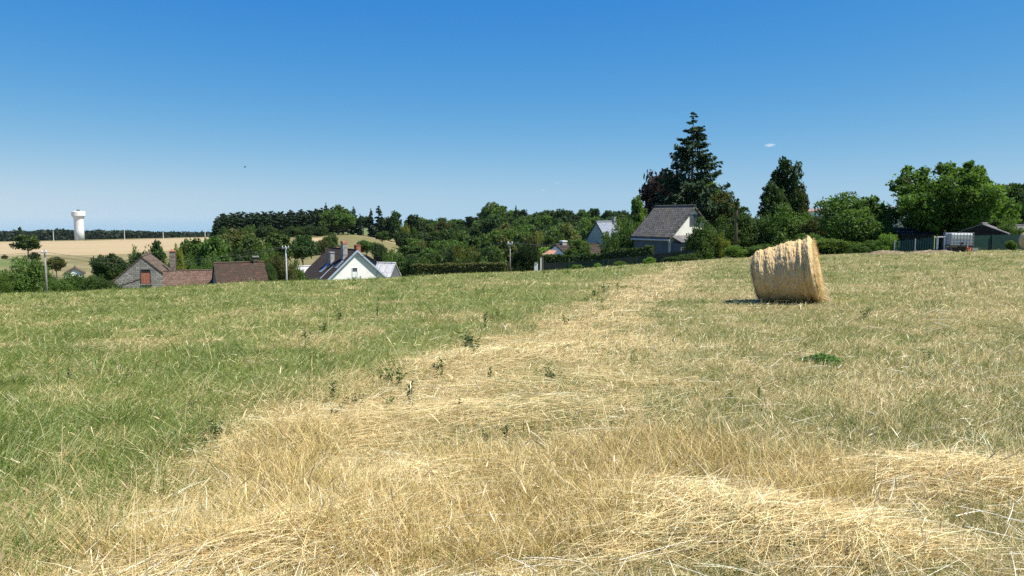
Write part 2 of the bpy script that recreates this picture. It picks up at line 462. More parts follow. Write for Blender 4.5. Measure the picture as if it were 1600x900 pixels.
# ------------------------------------------------------------------ foliage builders
def unit(n):
    v = rng.normal(size=(n, 3)); return v / np.linalg.norm(v, axis=1)[:, None]
def cards(cen, nrm, size, aspect=0.62, along=None):
    """one small leaf-spray per centre; returns verts, quads"""
    n = len(cen)
    a = along if along is not None else np.cross(nrm, unit(n))
    a = a / (np.linalg.norm(a, axis=1)[:, None] + 1e-9)
    b = np.cross(nrm, a); b /= (np.linalg.norm(b, axis=1)[:, None] + 1e-9)
    s = size[:, None]
    V = np.stack([cen - a * s, cen + b * s * aspect + a * s * .15, cen + a * s, cen - b * s * aspect + a * s * .1], 1).reshape(-1, 3)
    q = np.arange(n * 4).reshape(n, 4)
    return V, q
def leaf_cloud(lobes, n, size, c1, c2, outward=.55, shell=.5, up=.25, gaps=0.0, sub=0, spray=.45):
    lob = np.array(lobes, float)          # cx cy cz rx ry rz
    if sub:                               # boughs break up into smaller sprays on their outside
        k_ = np.repeat(np.arange(len(lob)), sub)
        d_ = unit(len(k_)); d_[:, 2] = d_[:, 2] * .8 + .12
        f_ = rng.uniform(.28, .5, len(k_))[:, None]
        sl = np.concatenate([lob[k_, :3] + d_ * lob[k_, 3:] * .95, lob[k_, 3:] * f_], 1)
        lob = np.concatenate([lob * np.array([1, 1, 1, .88, .88, .88]), sl])
    p = (lob[:, 3] * lob[:, 5]) ; p = p / p.sum()
    k = rng.choice(len(lob), n, p=p)
    d = unit(n)
    rad = shell + (1.06 - shell) * rng.random(n) ** .6
    # break each lobe into sprays
    wob = 1 + .22 * np.sin(d[:, 0] * 5 + k * 1.7) * np.sin(d[:, 1] * 6 + k) + .15 * np.sin(d[:, 2] * 9 + k * 2.3)
    cen = lob[k, :3] + d * lob[k, 3:] * (rad * wob)[:, None]
    if gaps:
        keep = fbm(cen[:, 0] * 1.1 + 7, cen[:, 2] * 1.1 + cen[:, 1] * .9, 81, 2) > gaps
        cen, d, k = cen[keep], d[keep], k[keep]; n = len(cen)
    nrm = d * outward + unit(n) * .75 + np.array([0, 0, up])
    nrm /= np.linalg.norm(nrm, axis=1)[:, None]
    al = d * .55 + unit(n) * .75 + np.array([0, 0, spray]); al -= nrm * (al * nrm).sum(1)[:, None]
    V, q = cards(cen, nrm, size * (.55 + .9 * rng.random(n)), .50, along=al)
    t = rng.random(n)
    tl = rng.random(len(lob))[k]
    t = np.clip(.55 * t + .45 * tl, 0, 1)
    col = np.asarray(c1)[None] * (1 - t[:, None]) + np.asarray(c2)[None] * t[:, None]
    col = col * (.75 + .5 * rng.random(n))[:, None]
    return V, q, np.repeat(col, 4, 0)
def limbs(mb, base, h, r, lobes, n=6):
    """tapered trunk with limbs that reach into the lobes"""
    x, y, z = base
    top = (x + .02 * h, y, z + h * .8)
    mb.tube([(x, y, z - .3), (x, y, z + .06 * h), (x + .01 * h, y, z + h * .4), top], [r * 1.35, r, r * .75, r * .25], 8)
    for k in range(n):
        l = lobes[k % len(lobes)]
        z0 = z + h * (.28 + .4 * k / n)
        a = Vector((x, y, z0)); b = Vector(l[:3])
        mid = a.lerp(b, .5) + Vector((0, 0, .06 * h))
        mb.tube([a, mid, b], [r * .5, r * .3, r * .1], 5)
    return mb
TONES = {'mid': ((.046, .090, .016), (.105, .165, .032)), 'dark': ((.024, .052, .013), (.055, .095, .022)),
         'olive': ((.070, .085, .020), (.125, .130, .036)), 'light': ((.080, .150, .020), (.140, .220, .038)),
         'yellow': ((.140, .160, .020), (.230, .235, .040)), 'purple': ((.020, .015, .016), (.036, .024, .026)),
         'needle': ((.016, .038, .015), (.038, .066, .025)), 'pine': ((.020, .044, .016), (.050, .078, .028))}
PROTO = {}
def tree_shape(kind, seed):
    r_ = random.Random(seed)
    L = []
    if kind == 'round':           # h 10, w ~9
        for k in range(20):
            a = r_.random() * 6.28; e = r_.uniform(-.5, 1); q = r_.uniform(.45, .8)
            rr_ = r_.uniform(1.2, 2.0)
            L.append((math.cos(a) * 3.4 * q * math.sqrt(max(0, 1 - e * e * .8)), math.sin(a) * 3.4 * q * math.sqrt(max(0, 1 - e * e * .8)), 5.7 + e * 3.2 * q, rr_, rr_, rr_ * .8))
        L.append((0, 0, 5.6, 2.6, 2.6, 2.8))
    elif kind == 'tall':          # h 10, w ~5.5
        for k in range(18):
            f = k / 17; z = 1.8 + 7.0 * f
            w = 2.0 * math.sin(math.pi * (.22 + .72 * f)) ** .8
            a = k * 2.4 + r_.random(); rr_ = r_.uniform(.8, 1.3)
            L.append((math.cos(a) * w * .75, math.sin(a) * w * .75, z, rr_, rr_, rr_ * 1.05))
        L.append((0, 0, 5, 1.5, 1.5, 3.4))
    elif kind == 'bush':          # h 10, w ~13, leafy to the ground
        for k in range(22):
            a = r_.random() * 6.28; q = r_.uniform(.2, .95); rr_ = r_.uniform(1.7, 2.9)
            z = r_.uniform(1.2, 7.6 * (1 - .45 * q * q))
            L.append((math.cos(a) * 4.6 * q, math.sin(a) * 4.6 * q, z, rr_, rr_, rr_ * .85))
        L.append((0, 0, 3.6, 4.2, 4.2, 3.6))
    elif kind == 'pine':          # h 10, w ~4.4: dense, ragged plantation pine
        for k in range(24):
            f = k / 23; z = .7 + 8.9 * f
            w = 1.9 * (1 - f) ** .38 + .12
            a = k * 2.4 + r_.random() * .6; rr_ = r_.uniform(.55, .95) * (1.15 - .65 * f)
            L.append((math.cos(a) * w * .8, math.sin(a) * w * .8, z, rr_ * 1.15, rr_ * 1.15, rr_ * .6))
        L.append((0, 0, 4.5, 1.0, 1.0, 3.6))
    return L
PW = {'round': 9.4, 'tall': 5.6, 'bush': 13.0, 'pine': 4.4, 'spruce': 5.2}
def spruce_parts(h, rmax, levels, nb, ncard, csize, seed, c=TONES['needle'], bare=(.0, .0), rise=0.0):
    r_ = random.Random(seed)
    cen = []; alo = []; siz = []
    mb = MB()
    mb.tube([(0, 0, -.4), (0, 0, h * .3), (0, 0, h * .7), (0, 0, h)], [h * .018, h * .013, h * .007, h * .001], 8)
    for k in range(levels):
        for b in range(nb):
            f = min(1, max(.01, (k + .3 + r_.uniform(-.45, .45)) / levels))      # 0 = top
            if f < .10 and b > 3: continue
            z0 = h * (1 - f * .95)
            az = r_.random() * 6.28
            Lb = rmax * (min(f, .62) ** .82) * r_.choice([1.0, 1.0, .9, .75, .6, 1.12]) * r_.uniform(.85, 1.08) + .12
            if bare[0] < f < bare[1] and r_.random() < .28: continue
            dr = .06 + .34 * f + r_.uniform(-.06, .1)
            m = max(5, int(ncard * (.3 + Lb / rmax)))
            pts = []
            for i in range(5):
                s = i / 4
                pts.append((math.cos(az) * Lb * s, math.sin(az) * Lb * s, z0 + Lb * (-dr * s + (.9 * dr) * s * s * s + .08 * s)))
            if Lb > .6: mb.tube(pts, [.028 * (1 - .8 * i / 4) * h / 16 for i in range(5)], 4, cap=False)
            ca, sa = math.cos(az), math.sin(az)
            for i in range(m):
                s = r_.uniform(.10, 1.0) ** .75
                zz = z0 + Lb * (-dr * s + (.9 * dr) * s ** 3 + .08 * s)
                lat = r_.gauss(0, .17) * Lb * (1.1 - .75 * s)
                hang = abs(r_.gauss(0, .20)) * Lb * (.35 + .5 * f) * (1.1 - .6 * s)
                cen.append((ca * Lb * s - sa * lat, sa * Lb * s + ca * lat, zz - hang))
                sg = 1 if lat > 0 else -1
                alo.append((ca * .8 - sa * sg * .5 + r_.gauss(0, .3), sa * .8 + ca * sg * .5 + r_.gauss(0, .3), -.45 + r_.gauss(0, .35)))
                siz.append(csize * r_.uniform(.55, 1.3) * (.55 + .45 * min(1, Lb / rmax * 1.6)))
    cen = np.array(cen); alo = np.array(alo); siz = np.array(siz); n = len(cen)
    nr = unit(n) * .8 + np.array([0, 0, .55])
    nr = nr - alo * ((nr * alo).sum(1) / (alo * alo).sum(1))[:, None]; nr /= np.linalg.norm(nr, axis=1)[:, None]
    V, q = cards(cen, nr, siz, .42, along=alo)
    t = rng.random(n)
    col = (np.asarray(c[0])[None] * (1 - t[:, None]) + np.asarray(c[1])[None] * t[:, None])
    return mb, V, q, np.repeat(col, 4, 0)
def proto(kind, tone, variant=0, fine=False):
    key = (kind, tone, variant, fine)
    if key in PROTO: return PROTO[key]
    if kind == 'spruce':
        mb, V, q, col = spruce_parts(10, 2.6, 15, 7, 14, .62, 100 + variant, TONES[tone])
        tr = mb.build('trunk', M['bark'], smooth=True, link=False)
        cr = np_mesh('crown', V, q, col, M['needle'], link=False)
    else:
        L = tree_shape(kind, 10 * variant + len(kind))
        n, s = {'round': (5200, .36), 'tall': (3800, .30), 'bush': (6500, .38), 'pine': (3600, .32)}[kind]
        if fine: n, s = n * 3, s * .60
        V, q, col = leaf_cloud(L, n, s, *TONES[tone], gaps=.30 if kind != 'bush' else .2, sub=5)
        V[:, 2] *= 10.0 / np.percentile(V[:, 2], 99.7); V[:, :2] *= PW[kind] / 2 / np.percentile(np.abs(V[:, :2]), 99.3)
        mb = limbs(MB(), (0, 0, 0), 7 if kind != 'bush' else 4, .22 if kind != 'bush' else .12, L, 6)
        if kind == 'bush':
            for k in range(4): mb.tube([(0.2 * k - .3, .2, -.2), (math.cos(k * 1.7) * 1.2, math.sin(k * 1.7) * 1.2, 2.5), (math.cos(k * 1.7) * 2.4, math.sin(k * 1.7) * 2.4, 5)], [.12, .08, .03], 5)
        tr = mb.build('trunk', M['bark'], smooth=True, link=False)
        cr = np_mesh('crown', V, q, col, M['needle'] if kind == 'pine' else M['leaf'], link=False)
    PROTO[key] = (tr, cr)
    return PROTO[key]
NAMES = {'round': 'leafy_tree', 'tall': 'leafy_tree', 'bush': 'shrub', 'pine': 'pine_tree', 'spruce': 'spruce_tree'}
CATS = {'round': 'tree', 'tall': 'tree', 'bush': 'shrub', 'pine': 'pine tree', 'spruce': 'spruce'}
def place(kind, tone, px, top, w, Y, label, group=None, v=None, sink=0.0, name=None, cat=None):
    v = random.randrange(3) if v is None else v
    tr, cr = proto(kind, tone, v, Y < 93 and w > 26)
    x = xat(px, (top + 400) / 2, Y); zb = h1(x, Y) - sink
    zt = zat(top, Y)
    hgt = max(.4, zt - zb)
    o = thing(name or NAMES[kind], label, cat or CATS[kind], (x, Y, zb), random.random() * 6.28, group)
    sx = w * Y / FPX / PW[kind]
    o.scale = (sx, sx, hgt / 10.0)
    for me, nm in ((tr, 'stem' if kind == 'bush' else 'trunk'), (cr, 'foliage' if kind == 'bush' else 'crown')):
        c = bpy.data.objects.new(nm, me); C.objects.link(c); c.parent = o
    return o

reseed(31)
# --- far skyline wood on the left: one mass
def far_wood():
    V_, q_, c_ = [], [], []; k0 = 0
    L = []
    for i in range(330):
        px = random.uniform(-160, 352); Y = random.uniform(700, 830)
        x = xat(px, 365, Y); z = h1(x, Y)
        top = np.interp(px, [-160, 0, 60, 105, 135, 200, 260, 330, 360], [364, 363, 362, 360, 361, 362.5, 363.5, 364, 366]) + random.uniform(-1.2, 2.2)
        hh = max(3.5, zat(top, Y) - z); w = random.uniform(5, 9)
        L.append((x, Y, z + hh * .55, w, w, hh * .47))
        L.append((x + random.uniform(-4, 4), Y - 4, z + hh * .3, w, w, hh * .32))
    V, q, col = leaf_cloud(L, 42000, 2.1, (.016, .036, .018), (.034, .058, .028), outward=.8, shell=.8, up=.4)
    return tag(np_mesh('far_wood', V, q, col, M['leaf']), 'dark skyline wood beyond the wheat field', None, None, 'stuff')
far_wood()
place('tall', 'dark', 32, 354.5, 7, 700, 'narrow dark tree standing above the skyline wood', name='poplar_tree', cat='tree', v=1)
place('round', 'mid', 43, 367, 36, 262, 'round lone tree at the lower edge of the wheat field', v=0)
place('bush', 'dark', 53, 394, 16, 255, 'low dark bush at the foot of the lone field tree')
place('bush', 'olive', 8, 398, 11, 265, 'small scrubby bush on the field edge far left')
place('round', 'olive', 87, 402, 28, 160, 'small thin tree on the dry meadow right of the pole', v=2)
# hedgerow of bushes below the left meadow
for (k, t, px, top, w, Y, lab) in [
    ('bush', 'mid', 38, 404, 74, 74, 'large green bush left of the wooden telephone pole'),
    ('bush', 'light', 3, 430, 30, 68, 'bright green bush cut by the left edge of the photo'),
    ('bush', 'mid', -18, 424, 44, 76, 'bush partly outside the left edge of the photo'),
    ('bush', 'dark', 62, 424, 48, 76, 'dark lower bush right beside the wooden pole'),
    ('bush', 'mid', 95, 428, 50, 72, 'green bush just right of the wooden pole'),
    ('bush', 'mid', 120, 429, 54, 74, 'green bush in front of the small white gable'),
    ('bush', 'mid', 143, 431, 50, 71, 'green bush right of the small white gable'),
    ('bush', 'mid', 168, 436, 44, 70, 'low green bush against the left corner of the stone house'),
    ('round', 'dark', 164, 398, 46, 92, 'dark tree just left of the stone house'),
    ('bush', 'dark', 190, 402, 50, 96, 'wide dark bush behind the stone house roof'),
    ('bush', 'dark', 224, 390, 50, 110, 'dark bush rising behind the stone gable'),
    ('tall', 'dark', 245, 377, 26, 112, 'dark upright tree behind the stone house chimney'),
    ('bush', 'mid', 208, 388, 22, 118, 'small bush on the skyline of the wheat left of the chimney tree'),
    ('bush', 'yellow', 273, 387, 28, 88, 'yellowish green bush right of the stone chimney'),
    ('round', 'mid', 300, 374, 48, 100, 'mid green tree above the low tiled roof'),
    ('bush', 'mid', 290, 398, 50, 92, 'bush directly behind the low tiled roof'),
    ('round', 'mid', 332, 371, 52, 98, 'broad green tree behind the old tiled barn'),
    ('bush', 'mid', 330, 398, 60, 88, 'green bush between the two tiled roofs'),
    ('round', 'olive', 368, 359, 62, 180, 'large olive tree at the left foot of the pine wood'),
    ('round', 'mid', 345, 372, 36, 170, 'small round tree left below the pine wood'),
    ('round', 'mid', 395, 368, 46, 165, 'green tree above the barn chimney'),
    ('bush', 'dark', 378, 384, 56, 120, 'dark bush behind the barn ridge'),
    ('bush', 'mid', 408, 388, 36, 118, 'green bush right behind the barn chimney'),
    ('round', 'mid', 433, 365, 44, 180, 'mid green tree left of the round dark tree'),
    ('bush', 'mid', 424, 382, 32, 150, 'low green shrub below the pine wood edge'),
    ('round', 'dark', 473, 368, 46, 185, 'round dark tree standing alone with its shade on the meadow'),
    ('bush', 'olive', 435, 400, 46, 92, 'olive brown bush left of the pale concrete pole'),
    ('bush', 'mid', 464, 408, 34, 96, 'green bush right behind the pale concrete pole'),
    ('bush', 'dark', 422, 412, 30, 84, 'dark bush at the right end of the barn'),
    ('bush', 'mid', 515, 364, 30, 262, 'spreading shrub on the straw strip left of the tall chimney'),
    ('bush', 'olive', 505, 374, 22, 240, 'thin shrub in front of the straw strip'),
    ('bush', 'mid', 527, 380, 26, 215, 'shrub right behind the tall grey chimney'),
    ('round', 'mid', 573, 376, 32, 225, 'small tree above the brick chimney'),
    ('bush', 'dark', 594, 381, 30, 215, 'dark bush right of the brick chimney'),
    ('round', 'mid', 597, 361, 20, 285, 'small round tree in the gap of the straw strip'),
    ('round', 'dark', 631, 362, 26, 255, 'dark round tree right of the straw strip'),
    ('bush', 'olive', 657, 377, 28, 235, 'olive shrub at the right end of the straw strip'),
    ('bush', 'mid', 615, 391, 44, 170, 'broad bush above the right pale roof'),
    ('round', 'mid', 640, 384, 36, 190, 'mid green tree above the left end of the clipped hedge'),
    ('bush', 'mid', 628, 402, 36, 130, 'bush just right of the pale shed roof'),
    ('bush', 'light', 605, 398, 22, 150, 'light green bush right behind the white house ridge'),
    ('bush', 'mid', 520, 398, 30, 140, 'bush on the meadow left of the tall chimney'),
    ]:
    place(k, t, px, top, w, Y, lab, sink=.15)
reseed(32)
# pine plantation on the hill
for row, (Y, dt) in enumerate([(352, 0), (338, 3), (326, 8)]):
    n = 25
    for i in range(n):
        px = 343 + (540 - 343) * i / (n - 1) + random.uniform(-4, 4)
        if row == 0 and px < 350: px = 350
        top = np.interp(px, [340, 380, 440, 500, 520, 545], [336, 333, 331, 327, 325, 326]) + dt + random.uniform(-1.8, 1.8)
        dec = px > 505 and row > 0
        place('round' if dec else 'pine', 'mid' if dec else ('pine' if random.random() < .6 else 'needle'), px, top, 26 if dec else random.uniform(21, 27), Y,
              'leafy green tree at the right end of the pine plantation' if dec else ('tall dark pine in the back row of the hill plantation' if row == 0 else 'dark pine crowded in the hill plantation'),
              'leafy trees at the end of the plantation' if dec else 'pines in the plantation on the hill')
for i in range(9):
    px = 352 + 19 * i + random.uniform(-5, 5)
    place('bush', 'dark' if i % 2 else 'mid', px, np.interp(px, [340, 545], [355, 350]) + random.uniform(-2, 3), random.uniform(22, 30), 318, 'dark undergrowth bush along the foot of the pine plantation', 'undergrowth along the plantation')
place('spruce', 'pine', 510, 317, 16, 356, 'pointed spruce rising highest over the pine plantation')
place('tall', 'mid', 530, 321, 22, 350, 'leafy tree top right behind the pointed plantation spruce')
for (px, top, w, Y, lab) in [(553, 323, 20, 330, 'dark spruce just right of the pine plantation'), (563, 334, 14, 328, 'short spruce in the skyline gap right of the plantation'),
                            (580, 326, 16, 325, 'slender spruce left of the tallest dark conifer pair'), (592, 322, 26, 322, 'broad dark conifer, tallest right of the plantation'),
                            (607, 338, 20, 322, 'low dark conifer in the row right of the plantation')]:
    place('spruce', 'needle', px, top, w, Y, lab)
place('round', 'dark', 568, 338, 24, 332, 'dark round crown filling the gap between the plantation and the tall conifers')
place('round', 'mid', 605, 340, 26, 330, 'green round crown low between the tall conifers on the skyline')
place('tall', 'dark', 618, 330, 22, 320, 'dark leafy tree between the conifers and the round skyline tree')
place('round', 'dark', 648, 336, 36, 330, 'round dark tree on the skyline right of the conifers')
place('bush', 'yellow', 633, 350, 18, 290, 'yellow green bush below the skyline conifers')
place('bush', 'light', 646, 356, 14, 288, 'small light green bush beside the yellow green one')
reseed(33)
# mixed wood covering the slope in the middle
SKY_PX = [640, 665, 690, 735, 750, 775, 800, 830, 880, 930, 985, 1010]
SKY_TOP = [340, 341, 340, 342, 334, 322, 328, 330, 328, 327, 328, 332]
tone_words = {'mid': 'mid green', 'dark': 'dark green', 'olive': 'olive green', 'light': 'bright green', 'yellow': 'yellowish'}
rows = [(400, 0, 22, 'on the skyline of the sloping wood'), (350, 9, 22, 'high in the sloping wood'), (300, 19, 24, 'in the middle of the sloping wood'), (250, 31, 26, 'in the lower middle of the sloping wood'),
        (200, 45, 28, 'low in the sloping wood'), (160, 58, 30, 'at the foot of the sloping wood')]
for r_i, (Y, dt, step, where) in enumerate(rows):
    px = 655 if r_i < 3 else 650
    while px < 985:
        tone = random.choices(['mid', 'dark', 'olive', 'light'], [5, 4, .8, 1.0])[0]
        if r_i == 0: tone = random.choice(['dark', 'dark', 'mid'])
        top = np.interp(px, SKY_PX, SKY_TOP) + dt + random.uniform(-4, 5) * (.5 if r_i == 0 else 1)
        kind = random.choices(['round', 'tall'], [4, 1])[0]
        place(kind, tone, px, top, random.uniform(1.2, 1.65) * step * (.8 if kind == 'tall' else 1), Y + random.uniform(-18, 18),
              f'{tone_words[tone]} {"round" if kind == "round" else "upright"} tree {where}', 'trees of the sloping wood')
        px += step * random.uniform(.65, 1.1)
place('round', 'mid', 773, 317, 34, 385, 'tallest leafy tree breaking the skyline of the wood')
place('tall', 'mid', 757, 324, 18, 385, 'leafy tree just left of the tallest skyline tree')
place('spruce', 'needle', 806, 321, 14, 390, 'small pointed spruce on the wood skyline')
place('bush', 'yellow', 842, 364, 22, 205, 'small yellow bush glowing in the middle of the wood')
place('bush', 'yellow', 716, 384, 24, 150, 'yellow green bush above the middle of the clipped hedge')
place('bush', 'yellow', 737, 388, 34, 140, 'yellowish bush right of the middle of the clipped hedge')
for (t, px, top, w, Y, lab) in [('mid', 668, 398, 40, 125, 'green bush above the left part of the clipped hedge'), ('dark', 697, 396, 36, 122, 'dark pointed bush behind the clipped hedge'),
                               ('mid', 725, 397, 40, 120, 'mid green bush behind the clipped hedge'), ('dark', 766, 388, 48, 128, 'dark bush left of the thin middle pole'),
                               ('light', 786, 404, 22, 100, 'light green bush at the right end of the clipped hedge'), ('dark', 648, 404, 34, 128, 'dark bush at the left end of the clipped hedge'),
                               ('mid', 752, 402, 30, 105, 'low green bush behind the right half of the hedge')]:
    place('bush', t, px, top, w, Y, lab, sink=.3)
place('bush', 'dark', 821, 380, 46, 74, 'big dark ivy covered bush right of the thin middle pole', sink=.4)
place('bush', 'mid', 880, 366, 46, 118, 'tree like bush behind the pinkish tiled house')
place('round', 'mid', 903, 375, 42, 84, 'leafy garden tree between pinkish roof and pale green gable', v=1)
place('round', 'olive', 890, 350, 40, 170, 'olive tree above the pinkish tiled house')
place('round', 'mid', 925, 352, 40, 180, 'mid green tree just behind the pale green gable')

reseed(34)
# --- garden on the right
place('bush', 'mid', 973, 344, 62, 82, 'green garden bush between pale green gable and grey roof', sink=.2)
place('tall', 'light', 997, 308, 30, 86, 'slim light green tree left of the grey roof ridge', v=0)
place('bush', 'mid', 985, 352, 50, 80, 'leafy bush against the left side of the grey roof', sink=.2)
place('bush', 'mid', 956, 366, 36, 78, 'darker bush in front of the bluish slate roof', sink=.2)
place('round', 'purple', 1038, 268, 74, 97, 'dark purple leaved tree left below the tall spruce', v=0, name='purple_tree')
place('round', 'mid', 1090, 280, 84, 92, 'green leafy tree growing in front of the tall spruce', v=1)
place('round', 'olive', 1130, 303, 54, 88, 'leafy tree right below the tall spruce', v=2)
place('bush', 'mid', 1103, 342, 64, 65, 'green bush hiding the right side of the grey roofed house', v=1)
place('bush', 'yellow', 1126, 366, 30, 64.5, 'yellow leaved bush right beside the house hiding bush')
place('bush', 'mid', 1158, 332, 74, 76, 'dark green shrub under the bare twisted branches', v=0)
place('bush', 'mid', 1196, 338, 76, 78, 'green shrub left below the tall dark slim tree', v=2)
place('bush', 'mid', 1240, 322, 96, 74, 'broad shrub below the tall dark slim tree', v=1)
place('bush', 'olive', 1278, 338, 70, 72, 'olive shrub right behind the main hay bale')
place('tall', 'dark', 1226, 249, 52, 88, 'tall dark slim tree right of the spruce', v=2)
place('tall', 'dark', 1204, 286, 50, 86, 'dark lower tree leaning on the left of the slim tree', v=1)
place('tall', 'olive', 1250, 290, 36, 88, 'thin pale leaved tree on the right flank of the slim tree', v=0)
place('bush', 'light', 1150, 384, 44, 61, 'bright green low bush by the fence left of the bale', sink=.1)
place('bush', 'mid', 1183, 382, 60, 62, 'low green bush directly behind the left of the bale', sink=.1)
place('bush', 'light', 1305, 374, 80, 57, 'low bright shrub right behind the main bale', sink=.2)
place('bush', 'mid', 1262, 366, 70, 60, 'low shrub hidden behind the main bale top', sink=.2)
place('bush', 'mid', 1352, 376, 60, 56, 'low shrub at the foot of the big rounded bush', sink=.2)
place('bush', 'mid', 1338, 304, 122, 64, 'big rounded green bush right of the bale', v=0)
place('bush', 'mid', 1366, 330, 72, 63, 'right flank bush leaning on the big rounded bush', v=1)
place('bush', 'light', 1385, 366, 44, 54, 'small bright bush at the left end of the green fence', sink=.2)
place('round', 'dark', 1578, 288, 66, 76, 'dark tree behind the right side of the walnut like tree', v=0)
place('bush', 'dark', 1606, 302, 70, 74, 'dark bush cut by the right edge of the photo', v=1)
place('bush', 'dark', 1560, 330, 60, 70, 'dark bush above the corrugated shed roof', v=2)
place('bush', 'mid', 1577, 345, 38, 52, 'small leafy bush above the right green screen')
place('bush', 'light', 1580, 376, 18, 47.2, 'tuft of young leafy plants before the right green screen')

def special_tree(name, label, cat, Y, base_px, lobes_px, n, size, tones, gaps=.33, r=.3):
    """a tree whose crown is a set of boughs given by where each sits and how wide it is; depth is spread like the width"""
    reseed(21)
    x0 = xat(base_px, 380, Y); z0 = h1(x0, Y)
    o = thing(name, label, cat, (x0, Y, z0))
    L = []
    for (px, py, rp) in lobes_px:
        p = at(px, py, Y); rr_ = rp * Y / FPX
        L.append((p.x - x0, random.uniform(-1, 1) * 2.4, p.z - z0, rr_, rr_ * 1.2, rr_ * .78))
    V, q, col = leaf_cloud(L, n, size, *tones, gaps=gaps, shell=.35, sub=7)
    zt = max(l[2] for l in L)
    limbs(MB(), (0, 0, 0), zt, r, L, 14).build('trunk', M['bark'], o, smooth=True)
    np_mesh('crown', V, q, col, M['leaf'], o)
    return o
special_tree('broad_tree', 'broad spreading green tree above the green fence', 'tree', 62, 1470,
    [(1472, 300, 36), (1437, 282, 22), (1452, 268, 13), (1480, 267, 15), (1503, 272, 15), (1520, 278, 16), (1412, 288, 13), (1403, 276, 7), (1536, 296, 20), (1550, 322, 20), (1505, 310, 36), (1440, 320, 36), (1462, 325, 40), (1492, 330, 40), (1470, 352, 30), (1502, 352, 28), (1425, 335, 30),
     (1398, 316, 15), (1383, 311, 9), (1405, 340, 20), (1475, 340, 34), (1520, 338, 30), (1545, 345, 18), (1440, 350, 24), (1425, 302, 18), (1490, 282, 22), (1388, 325, 10), (1532, 283, 8), (1497, 260, 7), (1434, 264, 7)],
    52000, .145, ((.055, .125, .018), (.125, .220, .034)), .33, .22)

reseed(35)
# tall spruce behind the grey house
def main_spruce():
    Y = 90; x = xat(1081, 300, Y); z = h1(x, Y); hgt = zat(174, Y) - z
    o = thing('spruce_tree', 'tall spruce with open whorls of branches behind the grey roof', 'spruce', (x, Y, z))
    mb, V, q, col = spruce_parts(hgt, 6.4, 26, 11, 80, .30, 5, ((.018, .042, .018), (.045, .078, .030)), bare=(.38, .60))
    mb.build('trunk', M['bark'], o, smooth=True)
    np_mesh('crown', V, q, col, M['needle'], o)
main_spruce()
def dead_tree():
    Y = 74; x = xat(1152, 330, Y); z = h1(x, Y)
    o = thing('twisted_tree', 'half bare tree with twisted arching branches above the shrubs', 'tree', (x, Y, z))
    def q(px, py): p = at(px, py, Y); return (p.x - x, 0, p.z - z)
    mb = MB()
    mb.tube([(0, 0, -.2), q(1150, 345), q(1151, 330), q(1151.5, 313)], [.16, .12, .09, .04], 6)
    mb.tube([q(1150, 338), q(1143, 325), q(1137, 317), q(1133, 322)], [.08, .06, .05, .03], 6)
    mb.tube([q(1150, 338), q(1158, 328), q(1165, 324), q(1168, 328)], [.08, .07, .05, .03], 6)
    mb.tube([q(1141, 322), q(1139, 314), q(1136, 312)], [.05, .04, .02], 5)
    mb.build('trunk', M['bark'], o, smooth=True)
    L = []
    for (px, py, r_) in [(1151.5, 318, 3), (1151, 325, 2.2), (1153, 312, 1.8), (1162, 326, 3), (1167, 326, 2.2), (1158, 329, 2.5), (1137, 318, 3), (1133, 322, 2.5), (1143, 328, 3.5), (1140, 314, 2)]:
        a = q(px, py); s = r_ * Y / FPX; L.append((*a, s, s * 2, s))
    V, f, col = leaf_cloud(L, 900, .11, *TONES['dark'], shell=.2)
    np_mesh('crown', V, f, col, M['leaf'], o)
dead_tree()

reseed(36)
